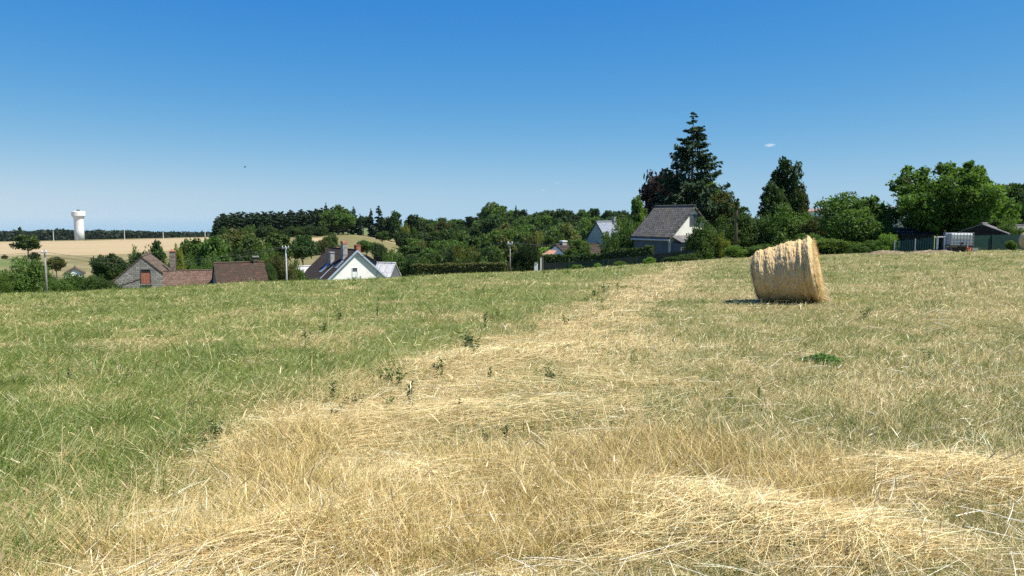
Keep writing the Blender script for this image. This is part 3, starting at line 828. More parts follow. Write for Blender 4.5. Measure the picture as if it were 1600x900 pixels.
# --- clipped hedges
def hedge(label, pts, width, tone, n, size, trimmed_top=None):
    """pts: (px, top_py, Y) along the hedge; leaves cover every face of it"""
    P = []
    for (px, py, Y) in pts:
        x = xat(px, py, Y); P.append((x, Y, h1(x, Y) - .3, zat(py, Y)))
    x0, y0 = P[0][0], P[0][1]; zb = P[0][2]
    o = thing('clipped_hedge', label, 'hedge', (x0, y0, zb))
    core = MB(); cen = []; nor = []
    tot = sum(math.hypot(b[0] - a[0], b[1] - a[1]) for a, b in zip(P, P[1:]))
    for a, b in zip(P, P[1:]):
        d = Vector((b[0] - a[0], b[1] - a[1], 0)); l = d.length; d.normalize(); nn = Vector((d.y, -d.x, 0))
        hw = width / 2
        ins = .10
        c0 = [(a[0] - x0 + nn.x * s * (hw - ins), a[1] - y0 + nn.y * s * (hw - ins)) for s in (1, -1)]
        c1 = [(b[0] - x0 + nn.x * s * (hw - ins), b[1] - y0 + nn.y * s * (hw - ins)) for s in (1, -1)]
        za, zc = a[3] - zb - ins, b[3] - zb - ins
        core.add([(*c0[0], a[2] - zb), (*c0[1], a[2] - zb), (*c1[1], b[2] - zb), (*c1[0], b[2] - zb), (*c0[0], za), (*c0[1], za), (*c1[1], zc), (*c1[0], zc)],
                 [(0, 1, 2, 3), (7, 6, 5, 4), (0, 4, 5, 1), (1, 5, 6, 2), (2, 6, 7, 3), (3, 7, 4, 0)])
        m = int(n * l / tot)
        for k in range(m):
            t = random.random(); bx, by = a[0] + d.x * l * t - x0, a[1] + d.y * l * t - y0
            z0_, z1_ = (a[2] + (b[2] - a[2]) * t) - zb, (a[3] + (b[3] - a[3]) * t) - zb
            z1_ += .05 * math.sin(bx * 2.1) + .03 * math.sin(bx * 5.7)
            r_ = random.random(); j = random.gauss(0, .045)
            if r_ < .45: cen.append((bx + nn.x * (hw + j), by + nn.y * (hw + j), random.uniform(z0_, z1_))); nor.append(nn)
            elif r_ < .6: cen.append((bx - nn.x * (hw + j), by - nn.y * (hw + j), random.uniform(z0_, z1_))); nor.append(-nn)
            else:
                s = random.uniform(-hw, hw); cen.append((bx + nn.x * s, by + nn.y * s, z1_ + j)); nor.append(Vector((0, 0, 1)))
    for e, sg in ((P[0], -1), (P[-1], 1)):
        a, b = (P[0], P[1]) if sg < 0 else (P[-2], P[-1])
        d = Vector((b[0] - a[0], b[1] - a[1], 0)).normalized(); nn = Vector((d.y, -d.x, 0))
        for k in range(int(n * .05)):
            s = random.uniform(-.5, .5) * width
            cen.append((e[0] - x0 + nn.x * s, e[1] - y0 + nn.y * s, random.uniform(e[2], e[3]) - zb)); nor.append(d * sg)
    cen = np.array(cen); nor = np.array([tuple(v) for v in nor]); n_ = len(cen)
    nr = nor * .8 + unit(n_) * .7; nr /= np.linalg.norm(nr, axis=1)[:, None]
    V, q = cards(cen, nr, size * (.6 + .8 * rng.random(n_)))
    t = rng.random(n_)[:, None]
    col = np.asarray(TONES[tone][0])[None] * (1 - t) + np.asarray(TONES[tone][1])[None] * t
    core.build('branches', M['dark'], o)  # plain dark box, no modelled branches; its colour stands in for inner shade
    np_mesh('foliage', V, q, np.repeat(col, 4, 0), M['hedge'], o)
hedge('long low clipped hedge in front of the wood left of the thin pole', [(645, 414.5, 76), (700, 413.5, 75), (750, 412, 74), (792, 411, 73)], 1.2, 'olive', 7000, .10)
hedge('dark clipped hedge rising to the grey roofed house behind the mesh fence', [(850, 400, 71), (915, 399, 70.5), (945, 396, 70), (975, 390.5, 69), (1020, 385, 68)], 1.3, 'dark', 6000, .10)
#@@BUILD

# ------------------------------------------------------------------ building materials
def tile_mat(name, c1, c2, gap, bw, bh, patch=None, bump=.5, rough=.85, patch_pos=(.5, .62), axis='y'):
    """courses of roof tiles: course height measured up the slope, own colour differs from tile to tile"""
    m, N, L, P = mat(name)
    tc = N.new('ShaderNodeTexCoord'); sx = N.new('ShaderNodeSeparateXYZ'); L.new(tc.outputs['Object'], sx.inputs[0])
    mu = N.new('ShaderNodeMath'); mu.operation = 'MULTIPLY'; mu.inputs[1].default_value = 1.4; L.new(sx.outputs['Z'], mu.inputs[0])
    cb = N.new('ShaderNodeCombineXYZ'); L.new(sx.outputs['Y' if axis == 'y' else 'X'], cb.inputs['X']); L.new(mu.outputs[0], cb.inputs['Y'])
    br = N.new('ShaderNodeTexBrick'); br.inputs['Scale'].default_value = 1; br.inputs['Brick Width'].default_value = bw; br.inputs['Row Height'].default_value = bh
    br.inputs['Mortar Size'].default_value = bh * .09; br.inputs['Mortar Smooth'].default_value = .3; br.inputs['Bias'].default_value = 0
    br.inputs['Color1'].default_value = (*c1, 1); br.inputs['Color2'].default_value = (*c2, 1); br.inputs['Mortar'].default_value = (*gap, 1)
    L.new(cb.outputs[0], br.inputs['Vector'])
    out = br.outputs['Color']
    n = N.new('ShaderNodeTexNoise'); n.inputs['Scale'].default_value = 1.1; n.inputs['Detail'].default_value = 6; n.inputs['Roughness'].default_value = .7
    L.new(tc.outputs['Object'], n.inputs['Vector'])
    if patch:
        r = N.new('ShaderNodeValToRGB'); r.color_ramp.elements[0].position = patch_pos[0]; r.color_ramp.elements[1].position = patch_pos[1]
        L.new(n.outputs['Fac'], r.inputs['Fac'])
        mx = N.new('ShaderNodeMixRGB'); mx.inputs['Color2'].default_value = (*patch, 1)
        mm = N.new('ShaderNodeMath'); mm.operation = 'MULTIPLY'; mm.inputs[1].default_value = .75; L.new(r.outputs['Color'], mm.inputs[0])
        L.new(mm.outputs[0], mx.inputs['Fac']); L.new(out, mx.inputs['Color1']); out = mx.outputs['Color']
    n2 = N.new('ShaderNodeTexNoise'); n2.inputs['Scale'].default_value = 9; n2.inputs['Detail'].default_value = 3; L.new(tc.outputs['Object'], n2.inputs['Vector'])
    mr = N.new('ShaderNodeMapRange'); mr.inputs['From Min'].default_value = .3; mr.inputs['From Max'].default_value = .7; mr.inputs['To Min'].default_value = .6; mr.inputs['To Max'].default_value = 1.4
    L.new(n2.outputs['Fac'], mr.inputs['Value'])
    mx2 = N.new('ShaderNodeMixRGB'); mx2.blend_type = 'MULTIPLY'; mx2.inputs['Fac'].default_value = 1; L.new(out, mx2.inputs['Color1']); L.new(mr.outputs[0], mx2.inputs['Color2'])
    L.new(mx2.outputs['Color'], P.inputs['Base Color'])
    P.inputs['Roughness'].default_value = rough; P.inputs['Specular IOR Level'].default_value = .08
    b = N.new('ShaderNodeBump'); b.inputs['Strength'].default_value = bump; b.inputs['Distance'].default_value = .03
    L.new(br.outputs['Fac'], b.inputs['Height']); b.invert = True; L.new(b.outputs[0], P.inputs['Normal'])
    return m
M['tile_brown'] = tile_mat('dark_brown_tiles', (.050, .040, .034), (.080, .062, .050), (.020, .016, .014), .26, .36)
M['tile_old'] = tile_mat('mossy_old_tiles', (.085, .046, .032), (.165, .075, .045), (.035, .022, .018), .2, .2, patch=(.045, .038, .030), patch_pos=(.42, .60))
M['tile_pink'] = tile_mat('weathered_pinkish_tiles', (.20, .118, .092), (.30, .185, .150), (.10, .060, .048), .2, .2, patch=(.17, .125, .105))
M['tile_stone'] = tile_mat('grey_brown_tiles', (.115, .084, .060), (.19, .143, .105), (.05, .038, .030), .2, .2, patch=(.085, .072, .052))
M['tile_grey'] = tile_mat('lichen_grey_slates', (.094, .089, .080), (.162, .155, .142), (.03, .028, .026), .3, .28, patch=(.17, .14, .085), patch_pos=(.5, .7))
M['slate_blue'] = tile_mat('bluish_slates', (.23, .26, .31), (.30, .33, .385), (.12, .13, .16), .3, .25, bump=.2, rough=.45)
M['tile_salmon'] = tile_mat('salmon_tiles', (.42, .22, .15), (.56, .33, .24), (.2, .10, .07), .25, .3)
M['tile_pale'] = tile_mat('faded_salmon_tiles', (.33, .235, .185), (.42, .31, .25), (.2, .13, .1), .25, .3)
M['fibre'] = tile_mat('pale_fibre_cement_sheets', (.52, .52, .51), (.60, .60, .59), (.42, .42, .42), 1.0, 1.4, bump=.2)
M['corr'] = tile_mat('grey_corrugated_sheets', (.26, .25, .24), (.36, .34, .33), (.13, .12, .12), .18, 3.0, patch=(.22, .2, .19))
M['stone'] = tile_mat('rubble_stone', (.235, .22, .185), (.38, .36, .31), (.18, .165, .14), .38, .26, patch=(.17, .165, .15), bump=.8, axis='x')
M['render_white'] = noise_mix('white_wall_render', (.80, .79, .74), (.86, .85, .80), 1.2, rough=.9, c3=(.70, .69, .65), s3=.3)
M['render_cream'] = noise_mix('cream_wall_render', (.74, .71, .60), (.80, .77, .66), 1.2, rough=.9, c3=(.62, .60, .52), s3=.4)
M['render_green'] = noise_mix('pale_green_grey_render', (.40, .43, .33), (.46, .49, .385), .8, rough=.9)
M['render_grey_and_shade'] = noise_mix('blue_grey_render_and_shade', (.090, .098, .11), (.125, .132, .145), .9, rough=.9)  # wall render; also carries the shade painted on the cream house's side
M['brick'] = tile_mat('red_brick', (.34, .105, .060), (.46, .16, .09), (.30, .24, .2), .22, .09, axis='x')
M['chim_grey'] = noise_mix('grey_chimney_render', (.30, .285, .26), (.44, .42, .38), 2.5, rough=.9, c3=(.2, .19, .17))
M['chim_brown'] = noise_mix('weathered_brown_chimney_stone', (.15, .115, .095), (.30, .25, .215), 3.5, rough=.95, c3=(.12, .10, .09))
M['terracotta'] = noise_mix('terracotta', (.42, .17, .10), (.52, .24, .15), 3, rough=.8)
M['blue_board'] = noise_mix('pale_blue_verge_board', (.34, .42, .52), (.40, .48, .58), 3, rough=.6)
M['glass'] = noise_mix('window_glass', (.05, .06, .075), (.09, .11, .13), 1.5, rough=.12, spec=.6)
M['skyglass'] = noise_mix('skylight_glass', (.10, .15, .22), (.16, .22, .30), 1.5, rough=.15, spec=.6)
M['shed_wood_and_shade'] = noise_mix('dark_shed_boards_and_shade', (.016, .015, .013), (.034, .031, .027), 5, stretch=(1, 1, .2))  # dark boards, with the tree's shadow on the sheds put into the colour
M['wood'] = noise_mix('weathered_wood', (.10, .085, .07), (.17, .145, .12), 5, stretch=(1, 1, .2))
M['green_screen'] = noise_mix('dark_green_screen', (.016, .052, .040), (.028, .075, .058), 3, rough=.75, c3=(.03, .065, .05))
M['green_picket'] = noise_mix('green_picket_paint', (.018, .060, .052), (.03, .085, .072), 4, rough=.6)
M['mesh_screen'] = noise_mix('faded_fence_screen', (.028, .036, .030), (.048, .058, .046), 1.5, rough=.9, c3=(.03, .050, .022))

def gable_house(name, label, cat, px, Y, yaw, Wd, Ln, ridge_z, eave_z, wall, roof, og=.18, oe=.3, th_=.14, z0=None, ridge_m=None, wall_name='wall'):
    """gable front centred at photo column px, distance Y; local x across the gable, y back along the ridge"""
    x = xat(px, 400, Y)
    z0 = h1(x, Y) - .3 if z0 is None else z0
    o = thing(name, label, cat, (x, Y, z0), R(yaw))
    e, r = eave_z - z0, ridge_z - z0
    h = Wd / 2
    MB().prism([(-h, -.5), (h, -.5), (h, e), (0, r), (-h, e)], 'y', 0, Ln).build(wall_name, wall, o)
    sl = (r - e) / h
    up = .03
    ex = h + oe; ez = e - sl * oe
    mb = MB()
    n = math.hypot(1, sl); tz = th_ * n
    mb.prism([(-ex, ez + up), (0, r + up), (ex, ez + up), (ex, ez + up + tz), (0, r + up + tz), (-ex, ez + up + tz)], 'y', -og, Ln + og)
    ro = mb.build('roof', roof, o)
    rt = MB().tube([(0, -og - .02, r + up + tz), (0, Ln + og + .02, r + up + tz)], .10, 8).build('ridge_cap', ridge_m or roof, ro)
    o_ = dict(o=o, roof=ro, e=e, r=r, h=h, sl=sl, L=Ln, top=lambda xx: r + up + tz - sl * abs(xx))
    return o_
def window(o, x0, x1, z0, z1, frame, pane, y=0, name='window', mull=True, d=.05):
    w = MB(); t = .06
    w.box(x0 - t, x0, y - d, y + .01, z0 - t, z1 + t); w.box(x1, x1 + t, y - d, y + .01, z0 - t, z1 + t)
    w.box(x0, x1, y - d, y + .01, z1, z1 + t); w.box(x0, x1, y - d, y + .01, z0 - t, z0)
    if mull: w.box((x0 + x1) / 2 - .025, (x0 + x1) / 2 + .025, y - d, y + .01, z0, z1)
    f = w.build(name, frame, o)
    MB().box(x0, x1, y - .015, y + .008, z0, z1).build('pane', pane, f)
    return f
def chimney(g, x, y, w, d, top, m, cap, capm, pots=0, name='chimney'):
    zb = g['top'](abs(x) + w / 2) - .3
    c = MB().box(x - w / 2, x + w / 2, y - d / 2, y + d / 2, zb, top).build(name, m, g['roof'])
    k = MB().box(x - w / 2 - .05, x + w / 2 + .05, y - d / 2 - .05, y + d / 2 + .05, top + .002, top + cap)
    for i in range(pots):
        yy = y + (i - (pots - 1) / 2) * .3
        k.tube([(x, yy, top + cap + .001), (x, yy, top + cap + .28)], [.11, .09], 10)
    # cap and pots belong to the chimney piece itself
    k.build('chimney_cap', capm, g['roof'])
    return c

# --- water tower
def water_tower():
    Y = 660; x = xat(123.5, 355, Y); z0 = zat(376, Y)
    o = thing('water_tower', 'tall white water tower on the horizon behind the wheat field', 'water tower', (x, Y, z0))
    k = Y / FPX
    zt = lambda py: zat(py, Y) - z0
    r = 6.9 * k
    MB().lathe([(r * 1.02, -2), (r * 1.0, zt(360)), (r * .99, zt(342.5)), (r * 1.04, zt(340.5)), (r * 1.26, zt(338.2))], 48).build('shaft', M['white_paint'], o, smooth=True)
    MB().lathe([(r * 1.27, zt(338.4)), (r * 1.40, zt(337.2)), (r * 1.43, zt(330.6)), (r * 1.36, zt(330.2)), (r * .3, zt(329.6))], 48).build('tank', M['white_paint'], o)
    MB().lathe([(r * .36, zt(330.1)), (r * .36, zt(328)), (r * .30, zt(327.8))], 24).build('roof_hatch', M['tile_brown'], o)
    MB().tube([(0, 0, zt(328)), (0, 0, zt(321))], .09, 6).build('antenna', M['metal'], o)
    MB().box(-.6, .6, -r * 1.0 - .12, -r * 1.0 + .3, .2, 2.6).build('door', M['metal'], o)
water_tower()

# --- stone house, left
g = gable_house('stone_house', 'grey rubble stone house with a bricked up loft opening in its gable', 'house', 221, 74, 19, 5.2, 7.0, zat(403.5, 74), zat(442, 74) + .1, M['stone'], M['tile_stone'], og=.04, oe=.14, z0=zat(462, 74), th_=.12)
o = g['o']; z0 = o.location.z
lz = lambda py, Y=74: zat(py, Y) - z0
window(o, -.08, .70, lz(443), lz(421.5), M['wood'], M['brick'], mull=False, name='loft_opening', d=.06)
MB().box(-.16, .86, -.14, .02, lz(445.2), lz(443.9)).build('sill', M['stone'], o)
MB().box(-.08, .70, -.03, .0, lz(426), lz(421.5)).build('loft_painted_shade', M['dark'], o)  # dark strip stands in for shade under the head of the opening
for i, (a, b) in enumerate([(-1.3, -.5), (.15, .95)]):
    MB().box(a, b, -.06, .01, lz(455), lz(450.3)).build('shutter', M['green_picket'], o)
# brick chimney at the right eave, dressed corner and old vine
c = MB().box(2.1, 2.6, 4.2, 5.0, lz(450), lz(396.5)).build('chimney', M['chim_brown'], o)
MB().box(2.05, 2.65, 4.15, 5.05, lz(396.4), lz(395.4)).tube([(2.35, 4.6, lz(395.4)), (2.35, 4.6, lz(393))], [.14, .1], 10).build('chimney_pot', M['terracotta'], c)
MB().tube([(-2.6, -.05, lz(452)), (-1.6, -.07, lz(441)), (-.7, -.06, lz(437)), (-.1, -.05, lz(434))], .025, 5).build('creeper_stem', M['bark'], o)
MB().slab((-3.5, 0, lz(443)), (-2.55, 0, lz(436)), (-2.55, 3, lz(436)), (-3.5, 3, lz(443)), .08).build('lean_to_roof', M['tile_stone'], o)

def row_house(name, label, px0, px1, Y, ridge_py, eave_py, run, z0py, wall, roof, back=None, skew=0):
    """building whose roof slope faces the camera: ridge runs left to right"""
    xa, xb = xat(px0, 420, Y), xat(px1, 420, Y)
    z0 = zat(z0py, Y)
    cxm = (xa + xb) / 2
    o = thing(name, label, 'outbuilding', (cxm, Y, z0), R(skew))
    Ln = (xb - xa) / 2
    e, r = zat(eave_py, Y) - z0, zat(ridge_py, Y + run) - z0
    MB().prism([(0, -.5), (2 * run, -.5), (2 * run, e), (run, r), (0, e)], 'x', -Ln + .1, Ln - .1).build('wall', wall, o)
    sl = (r - e) / run; tz = .14 * math.hypot(1, sl)
    ro = MB().prism([(-.25, e - .25 * sl + .03), (run, r + .03), (2 * run + .25, e - .25 * sl + .03), (2 * run + .25, e - .25 * sl + .03 + tz), (run, r + .03 + tz), (-.25, e - .25 * sl + .03 + tz)], 'x', -Ln, Ln).build('roof', roof, o)
    MB().tube([(-Ln, run, r + tz + .02), (Ln, run, r + tz + .02)], .10, 8).build('ridge_cap', M['tile_stone'], ro)
    return o, ro, r, Ln
M['tile_pink_x'] = tile_mat('weathered_pinkish_tiles_of_the_low_roof', (.105, .066, .047), (.175, .112, .080), (.065, .040, .030), .2, .2, patch=(.140, .112, .082), axis='x')
M['tile_old_x'] = tile_mat('mossy_old_tiles_of_the_barn', (.066, .042, .032), (.125, .066, .044), (.026, .019, .016), .2, .2, patch=(.048, .041, .030), patch_pos=(.36, .54), axis='x')
row_house('outbuilding', 'low outbuilding with a pinkish brown tiled roof beside the stone house', 257, 346, 69, 425.5, 450, 2.4, 462, M['stone'], M['tile_pink_x'], skew=22)
b, ro, r_, Ln = row_house('tiled_barn', 'old barn with a dark mossy red tiled roof and small chimney', 340, 418, 66, 413, 445, 2.9, 458, M['stone'], M['tile_old_x'], skew=25)
b['category'] = 'barn'
c = MB().box(Ln - .95, Ln - .50, 2.6, 3.2, r_ - .3, r_ + .62).build('chimney', M['tile_stone'], ro)
MB().box(Ln - 1.0, Ln - .45, 2.55, 3.25, r_ + .622, r_ + .72).build('chimney_cap', M['chim_grey'], ro)

# --- white house
g = gable_house('white_house', 'white gabled house with dark brown roof and three chimneys', 'house', 557, 100, 34, 8.2, 9.5, zat(393, 100), zat(438, 99), M['render_white'], M['tile_brown'], og=.28, oe=.35, z0=zat(468, 100))
o = g['o']; z0 = o.location.z
lz = lambda py, Y=100: zat(py, Y) - z0
for s in (-1, 1):
    mb = MB(); ex = g['h'] + .36
    a = g['top'](0); b = g['top'](ex)
    mb.prism([(0, a + .02), (s * ex, b + .02), (s * ex, b - .26), (0, a - .26)][:: s], 'y', -.335, -.285).build('verge_board', M['blue_board'], g['roof'])
window(o, -.62, .05, lz(433), lz(418.5), M['white_paint'], M['glass'], name='gable_window', mull=False)
MB().box(-.62, -.02, -.07, -.03, lz(433), lz(424.5)).build('shutter', M['white_paint'], o)
MB().box(.45, .6, -.10, -.02, lz(434.5), lz(431)).build('meter_box', M['metal'], o)
MB().tube([(2.85, -.09, lz(450)), (2.85, -.09, lz(415))], .045, 8).build('drainpipe', M['metal'], o)
chimney(g, -1.15, 1.3, .62, .75, lz(381), M['chim_grey'], .34, M['terracotta'], name='chimney')
chimney(g, -1.9, 4.0, .55, .9, lz(396), M['chim_grey'], .1, M['chim_grey'])
chimney(g, .25, 7.6, .55, .7, lz(387.2, 108), M['terracotta'], .12, M['terracotta'])
chimney(g, 1.35, 2.9, .62, .8, lz(384, 102), M['brick'], .08, M['brick'])
def skylight(g, x, y, w, l):
    zz = lambda q: g['top'](q) + .04
    f = MB().slab((x - l / 2, y + w / 2, zz(x - l / 2)), (x - l / 2, y - w / 2, zz(x - l / 2)), (x + l / 2, y - w / 2, zz(x + l / 2)), (x + l / 2, y + w / 2, zz(x + l / 2)), .08).build('skylight', M['metal'], g['o'])
    zz2 = lambda q: g['top'](q) + .06
    MB().slab((x - l / 2 + .07, y + w / 2 - .07, zz2(x - l / 2 + .07)), (x - l / 2 + .07, y - w / 2 + .07, zz2(x - l / 2 + .07)), (x + l / 2 - .07, y - w / 2 + .07, zz2(x + l / 2 - .07)), (x + l / 2 - .07, y + w / 2 - .07, zz2(x + l / 2 - .07)), .03).build('pane', M['skyglass'], f)
skylight(g, -2.75, 4.4, .8, 1.2); skylight(g, -2.1, .75, .6, 1.0)
MB().slab((-4.2, 2.35, g['top'](4.2) + .03), (-4.2, 2.1, g['top'](4.2) + .03), (-2.2, 2.1, g['top'](2.2) + .03), (-2.2, 2.35, g['top'](2.2) + .03), .04).build('flashing_strip', M['metal'], g['o'])
# second wing behind, its dark roof shows right of the gable
MB().prism([(1.2, lz(470)), (5.6, lz(470)), (5.6, lz(414, 105)), (3.4, lz(400, 105)), (1.2, lz(414, 105))], 'y', 5.2, 9.2).build('rear_wing_wall', M['render_grey_and_shade'], o)
MB().prism([(.9, lz(415.5, 105)), (3.4, lz(399.6, 105)), (5.9, lz(415.5, 105)), (5.9, lz(414, 105)), (3.4, lz(398, 105)), (.9, lz(414, 105))], 'y', 5.0, 9.4).build('rear_wing_roof', M['tile_brown'], o)
gable_house('shed', 'pale roofed shed left of the white house', 'shed', 466, 106, -62, 3.0, 2.6, zat(418, 106), zat(441, 106), M['render_grey_and_shade'], M['fibre'], og=.1, oe=.1, z0=zat(466, 106), th_=.08)
gable_house('shed', 'pale roofed shed right of the white house', 'shed', 617, 104, 72, 3.2, 2.6, zat(412.5, 104), zat(432, 104), M['render_grey_and_shade'], M['fibre'], og=.1, oe=.1, z0=zat(460, 104), th_=.08)
gable_house('white_cottage', 'small white gable peeping over the bushes left of the stone house', 'cottage', 115, 100, 28, 2.1, 3, zat(420.5, 100), zat(428, 100), M['render_white'], M['tile_stone'], og=.15, oe=.2, z0=zat(470, 100))

# --- pinkish tiled house behind the dark hedge
g = gable_house('tiled_house', 'house with dark roof and salmon tiled edge behind the dark hedge', 'house', 868, 92, -62, 5.0, 6.0, zat(384, 92), zat(398.5, 92), M['render_white'], M['tile_brown'], og=.1, oe=.2, z0=zat(430, 92))
o = g['o']; z0 = o.location.z
lz = lambda py, Y=92: zat(py, Y) - z0
chimney(g, 0, 1.1, .6, .6, lz(378), M['chim_grey'], .14, M['render_white'])
g2 = MB(); 
x0, z_ = xat(846, 395, 86), zat(430, 86)
o2 = thing('porch', 'small porch with salmon coloured roof tiles by the dark hedge', 'porch', (x0, 86, h1(x0, 86) - .2))
pz = lambda py: zat(py, 86) - o2.location.z
MB().slab((0, 0, pz(398.5)), (1.2, -.4, pz(398.8)), (1.75, .9, pz(391.5)), (.85, 1.3, pz(391)), .10).build('roof', M['tile_salmon'], o2)
MB().slab((.05, .1, pz(399.6)), (1.1, -.3, pz(399.8)), (1.1, .9, pz(399.8)), (.05, 1.2, pz(399.6)), 3.0).build('wall', M['render_grey_and_shade'], o2)

# --- pale green gable
g = gable_house('green_house', 'pale green gabled house with bluish slate roof', 'house', 931, 95, -25, 3.5, 8, zat(350, 95), zat(386, 94), M['render_green'], M['slate_blue'], og=.05, oe=.12, z0=zat(418, 95))
for s in (-1, 1):
    mb = MB(); ex = g['h'] + .13
    a = g['top'](0); b = g['top'](ex)
    MB().prism([(0, a + .01), (s * ex, b + .01), (s * ex, b - .16), (0, a - .16)][:: s], 'y', -.10, -.055).build('verge_board', M['dark'], g['roof'])
chimney(g, .1, 6.5, .5, .6, g['r'] + .75, M['chim_grey'], .1, M['chim_grey'])

# --- grey roofed house
g = gable_house('grey_roofed_house', 'cream gabled house with weathered grey slate roof and lean-to', 'house', 1081.5, 74, 32, 6.0, 5.0, zat(325, 74), zat(371, 73), M['render_cream'], M['tile_grey'], og=.28, oe=.2, z0=zat(412, 74), ridge_m=M['tile_grey'])
o = g['o']; z0 = o.location.z
lz = lambda py, Y=74: zat(py, Y) - z0
MB().box(-3.0 - .04, -3.0 + .002, .02, 4.95, -.4, g['e'] - .35).build('side_wall_painted_shade', M['render_grey_and_shade'], o)  # dark sheet over the cream wall, painting the shade on this side
window(o, -.35, .85, lz(352), lz(336), M['render_grey_and_shade'], M['glass'], name='gable_window')
MB().slab((-2.9, -1.5, lz(377)), (2.4, -1.5, lz(377)), (2.4, -.02, lz(367.5)), (-2.9, -.02, lz(367.5)), .09).build('lean_to_roof', M['corr'], o)
MB().box(-2.8, 2.3, -1.3, -.01, -.5, lz(379)).build('lean_to_wall', M['render_grey_and_shade'], o)
MB().tube([(-3.24, -.25, g['e'] - .24), (-3.24, 5.25, g['e'] - .24)], .07, 8).build('gutter', M['metal'], o)
MB().tube([(-3.11, -.05, g['e'] - .26), (-3.11, -.05, -.3)], .04, 8).build('drainpipe', M['metal'], o)

# --- roofs behind the garden on the right
gable_house('distant_house', 'pale distant house with salmon ridge behind the shrubs', 'house', 1286, 150, 78, 6, 4.5, zat(328, 150), zat(331.5, 150), M['render_white'], M['tile_pale'], og=.1, oe=.2, z0=zat(395, 150))
gable_house('distant_house', 'pale distant house left behind the broad spreading tree', 'house', 1402, 150, 80, 6, 4.5, zat(325, 150), zat(331, 150), M['chim_grey'], M['corr'], og=.1, oe=.2, z0=zat(390, 150))
gable_house('long_house', 'long grey brown roofed building cut by the right edge', 'house', 1640, 125, 84, 9, 9.5, zat(291, 125), zat(307, 125), M['render_cream'], M['tile_stone'], og=.2, oe=.3, z0=zat(380, 125))
gable_house('shed', 'dark shed with grey corrugated roof behind the green screen', 'shed', 1531, 51.5, -38, 2.7, 2.4, zat(352, 51.5), zat(365, 51), M['shed_wood_and_shade'], M['corr'], og=.1, oe=.2, z0=zat(398, 51.5), th_=.06)
gable_house('shed', 'low shed with pale roof edge at the right edge of the photo', 'shed', 1606, 53, 75, 2.8, 1.6, zat(355, 53), zat(361, 53), M['shed_wood_and_shade'], M['corr'], og=.1, oe=.1, z0=zat(395, 53), th_=.06)
gable_house('shed', 'dark grey shed in the shade left behind the green pickets', 'shed', 1452, 61, 70, 3.2, 2.2, zat(361, 61), zat(367, 61), M['shed_wood_and_shade'], M['shed_wood_and_shade'], og=.1, oe=.15, z0=zat(396, 61), th_=.06)  # roof takes the near-black colour in place of the tree's shadow
gable_house('shed', 'small dark shed with grey sheet roof under the spreading tree', 'shed', 1424, 62, 68, 2.6, 1.2, zat(359, 62), zat(363, 62), M['shed_wood_and_shade'], M['corr'], og=.1, oe=.1, z0=zat(396, 62), th_=.06)
#@@OBJECTS

# ------------------------------------------------------------------ poles and wires
def utility_pole(label, px, top, Y, r, m, arm=.9, n_ins=3, lean=0.0, mount='top'):
    x = xat(px, top, Y); z = h1(x, Y) - .3; hgt = zat(top, Y) - z
    o = thing('utility_pole', label, 'utility pole', (x, Y, z))
    o.rotation_euler = (0, lean, 0)
    MB().tube([(0, 0, 0), (0, 0, hgt * .5), (0, 0, hgt)], [r, r * .85, r * .65], 10).build('pole_shaft', m, o, smooth=True)
    if arm:
        za = hgt - (.12 if mount == 'top' else .35)
        MB().box(-arm / 2, arm / 2, -r * .7 - .08, -r * .7, za - .05, za + .05).build('crossarm', M['metal'], o)
        for i in range(n_ins):
            xx = -arm / 2 + .06 + (arm - .12) * i / max(1, n_ins - 1)
            MB().lathe([(.045, 0), (.06, .04), (.035, .08), (.055, .12), (.03, .17)], 10).build('insulator', M['white_paint'], o).location = (xx, -r * .7 - .04, za + .052)
    o['top'] = 0
    del o['top']
    return Vector((x, Y, z + hgt))
tA = utility_pole('grey wooden telephone pole among the bushes on the left', 69.5, 389, 70, .11, M['pole_wood'], .5, 2, mount='low')
tB = utility_pole('pale concrete pole between the barn and the white house', 446.5, 385.5, 82, .10, M['pole_concrete'], .75, 3)
tC = utility_pole('thin dark pole at the right end of the long clipped hedge', 797, 379, 73, .07, M['pole_wood'], .5, 2)
for (px, t_, b_, lab) in [(83, 361, 376, 'far utility pole left of the water tower'), (194, 357, 374, 'far utility pole right of the water tower'),
                          (254.5, 357.5, 373, 'faint far utility pole in the middle of the far wheat edge'), (320, 355, 372, 'far utility pole at the right end of the wheat field')]:
    Y = 610
    x = xat(px, t_, Y); zb = h1(x, Y)
    o = thing('utility_pole', lab, 'utility pole', (x, Y, zb), 0, 'far poles along the wheat field')
    hh = zat(t_, Y) - zb
    MB().tube([(0, 0, 0), (0, 0, hh)], [.32, .22], 8).build('pole_shaft', M['pole_concrete'], o)
def wire(label, a, b, sag, r=.016, n=24):
    pts = []
    for i in range(n + 1):
        t = i / n; p = a.lerp(b, t); pts.append(p - Vector((0, 0, 4 * sag * t * (1 - t))) - a)
    o = MB().tube(pts, r, 5).build('overhead_wire', M['black_wire'])
    o.location = a
    return tag(o, label, 'wire', 'overhead wires')
wire('upper wire sagging from the wooden pole to the pale concrete pole', tA + Vector((.2, -.1, -.3)), tB + Vector((-.3, -.1, .03)), 1.1)
wire('lower wire running from the wooden pole past the stone house', tA + Vector((.1, -.1, -.55)), tB + Vector((-.1, -.1, -.05)), 1.35)
wire('wire leaving the wooden pole to the left', tA + Vector((-.2, -.1, -.3)), at(-420, 384, 66), .6)
wire('wire from the pale concrete pole over the white house to the thin pole', tB + Vector((.3, -.1, .03)), tC + Vector((-.2, -.1, .02)), 1.25)
wire('wire from the thin pole to the salmon roofed house', tC + Vector((.2, -.1, .03)), at(872, 382, 90), .15, r=.028)
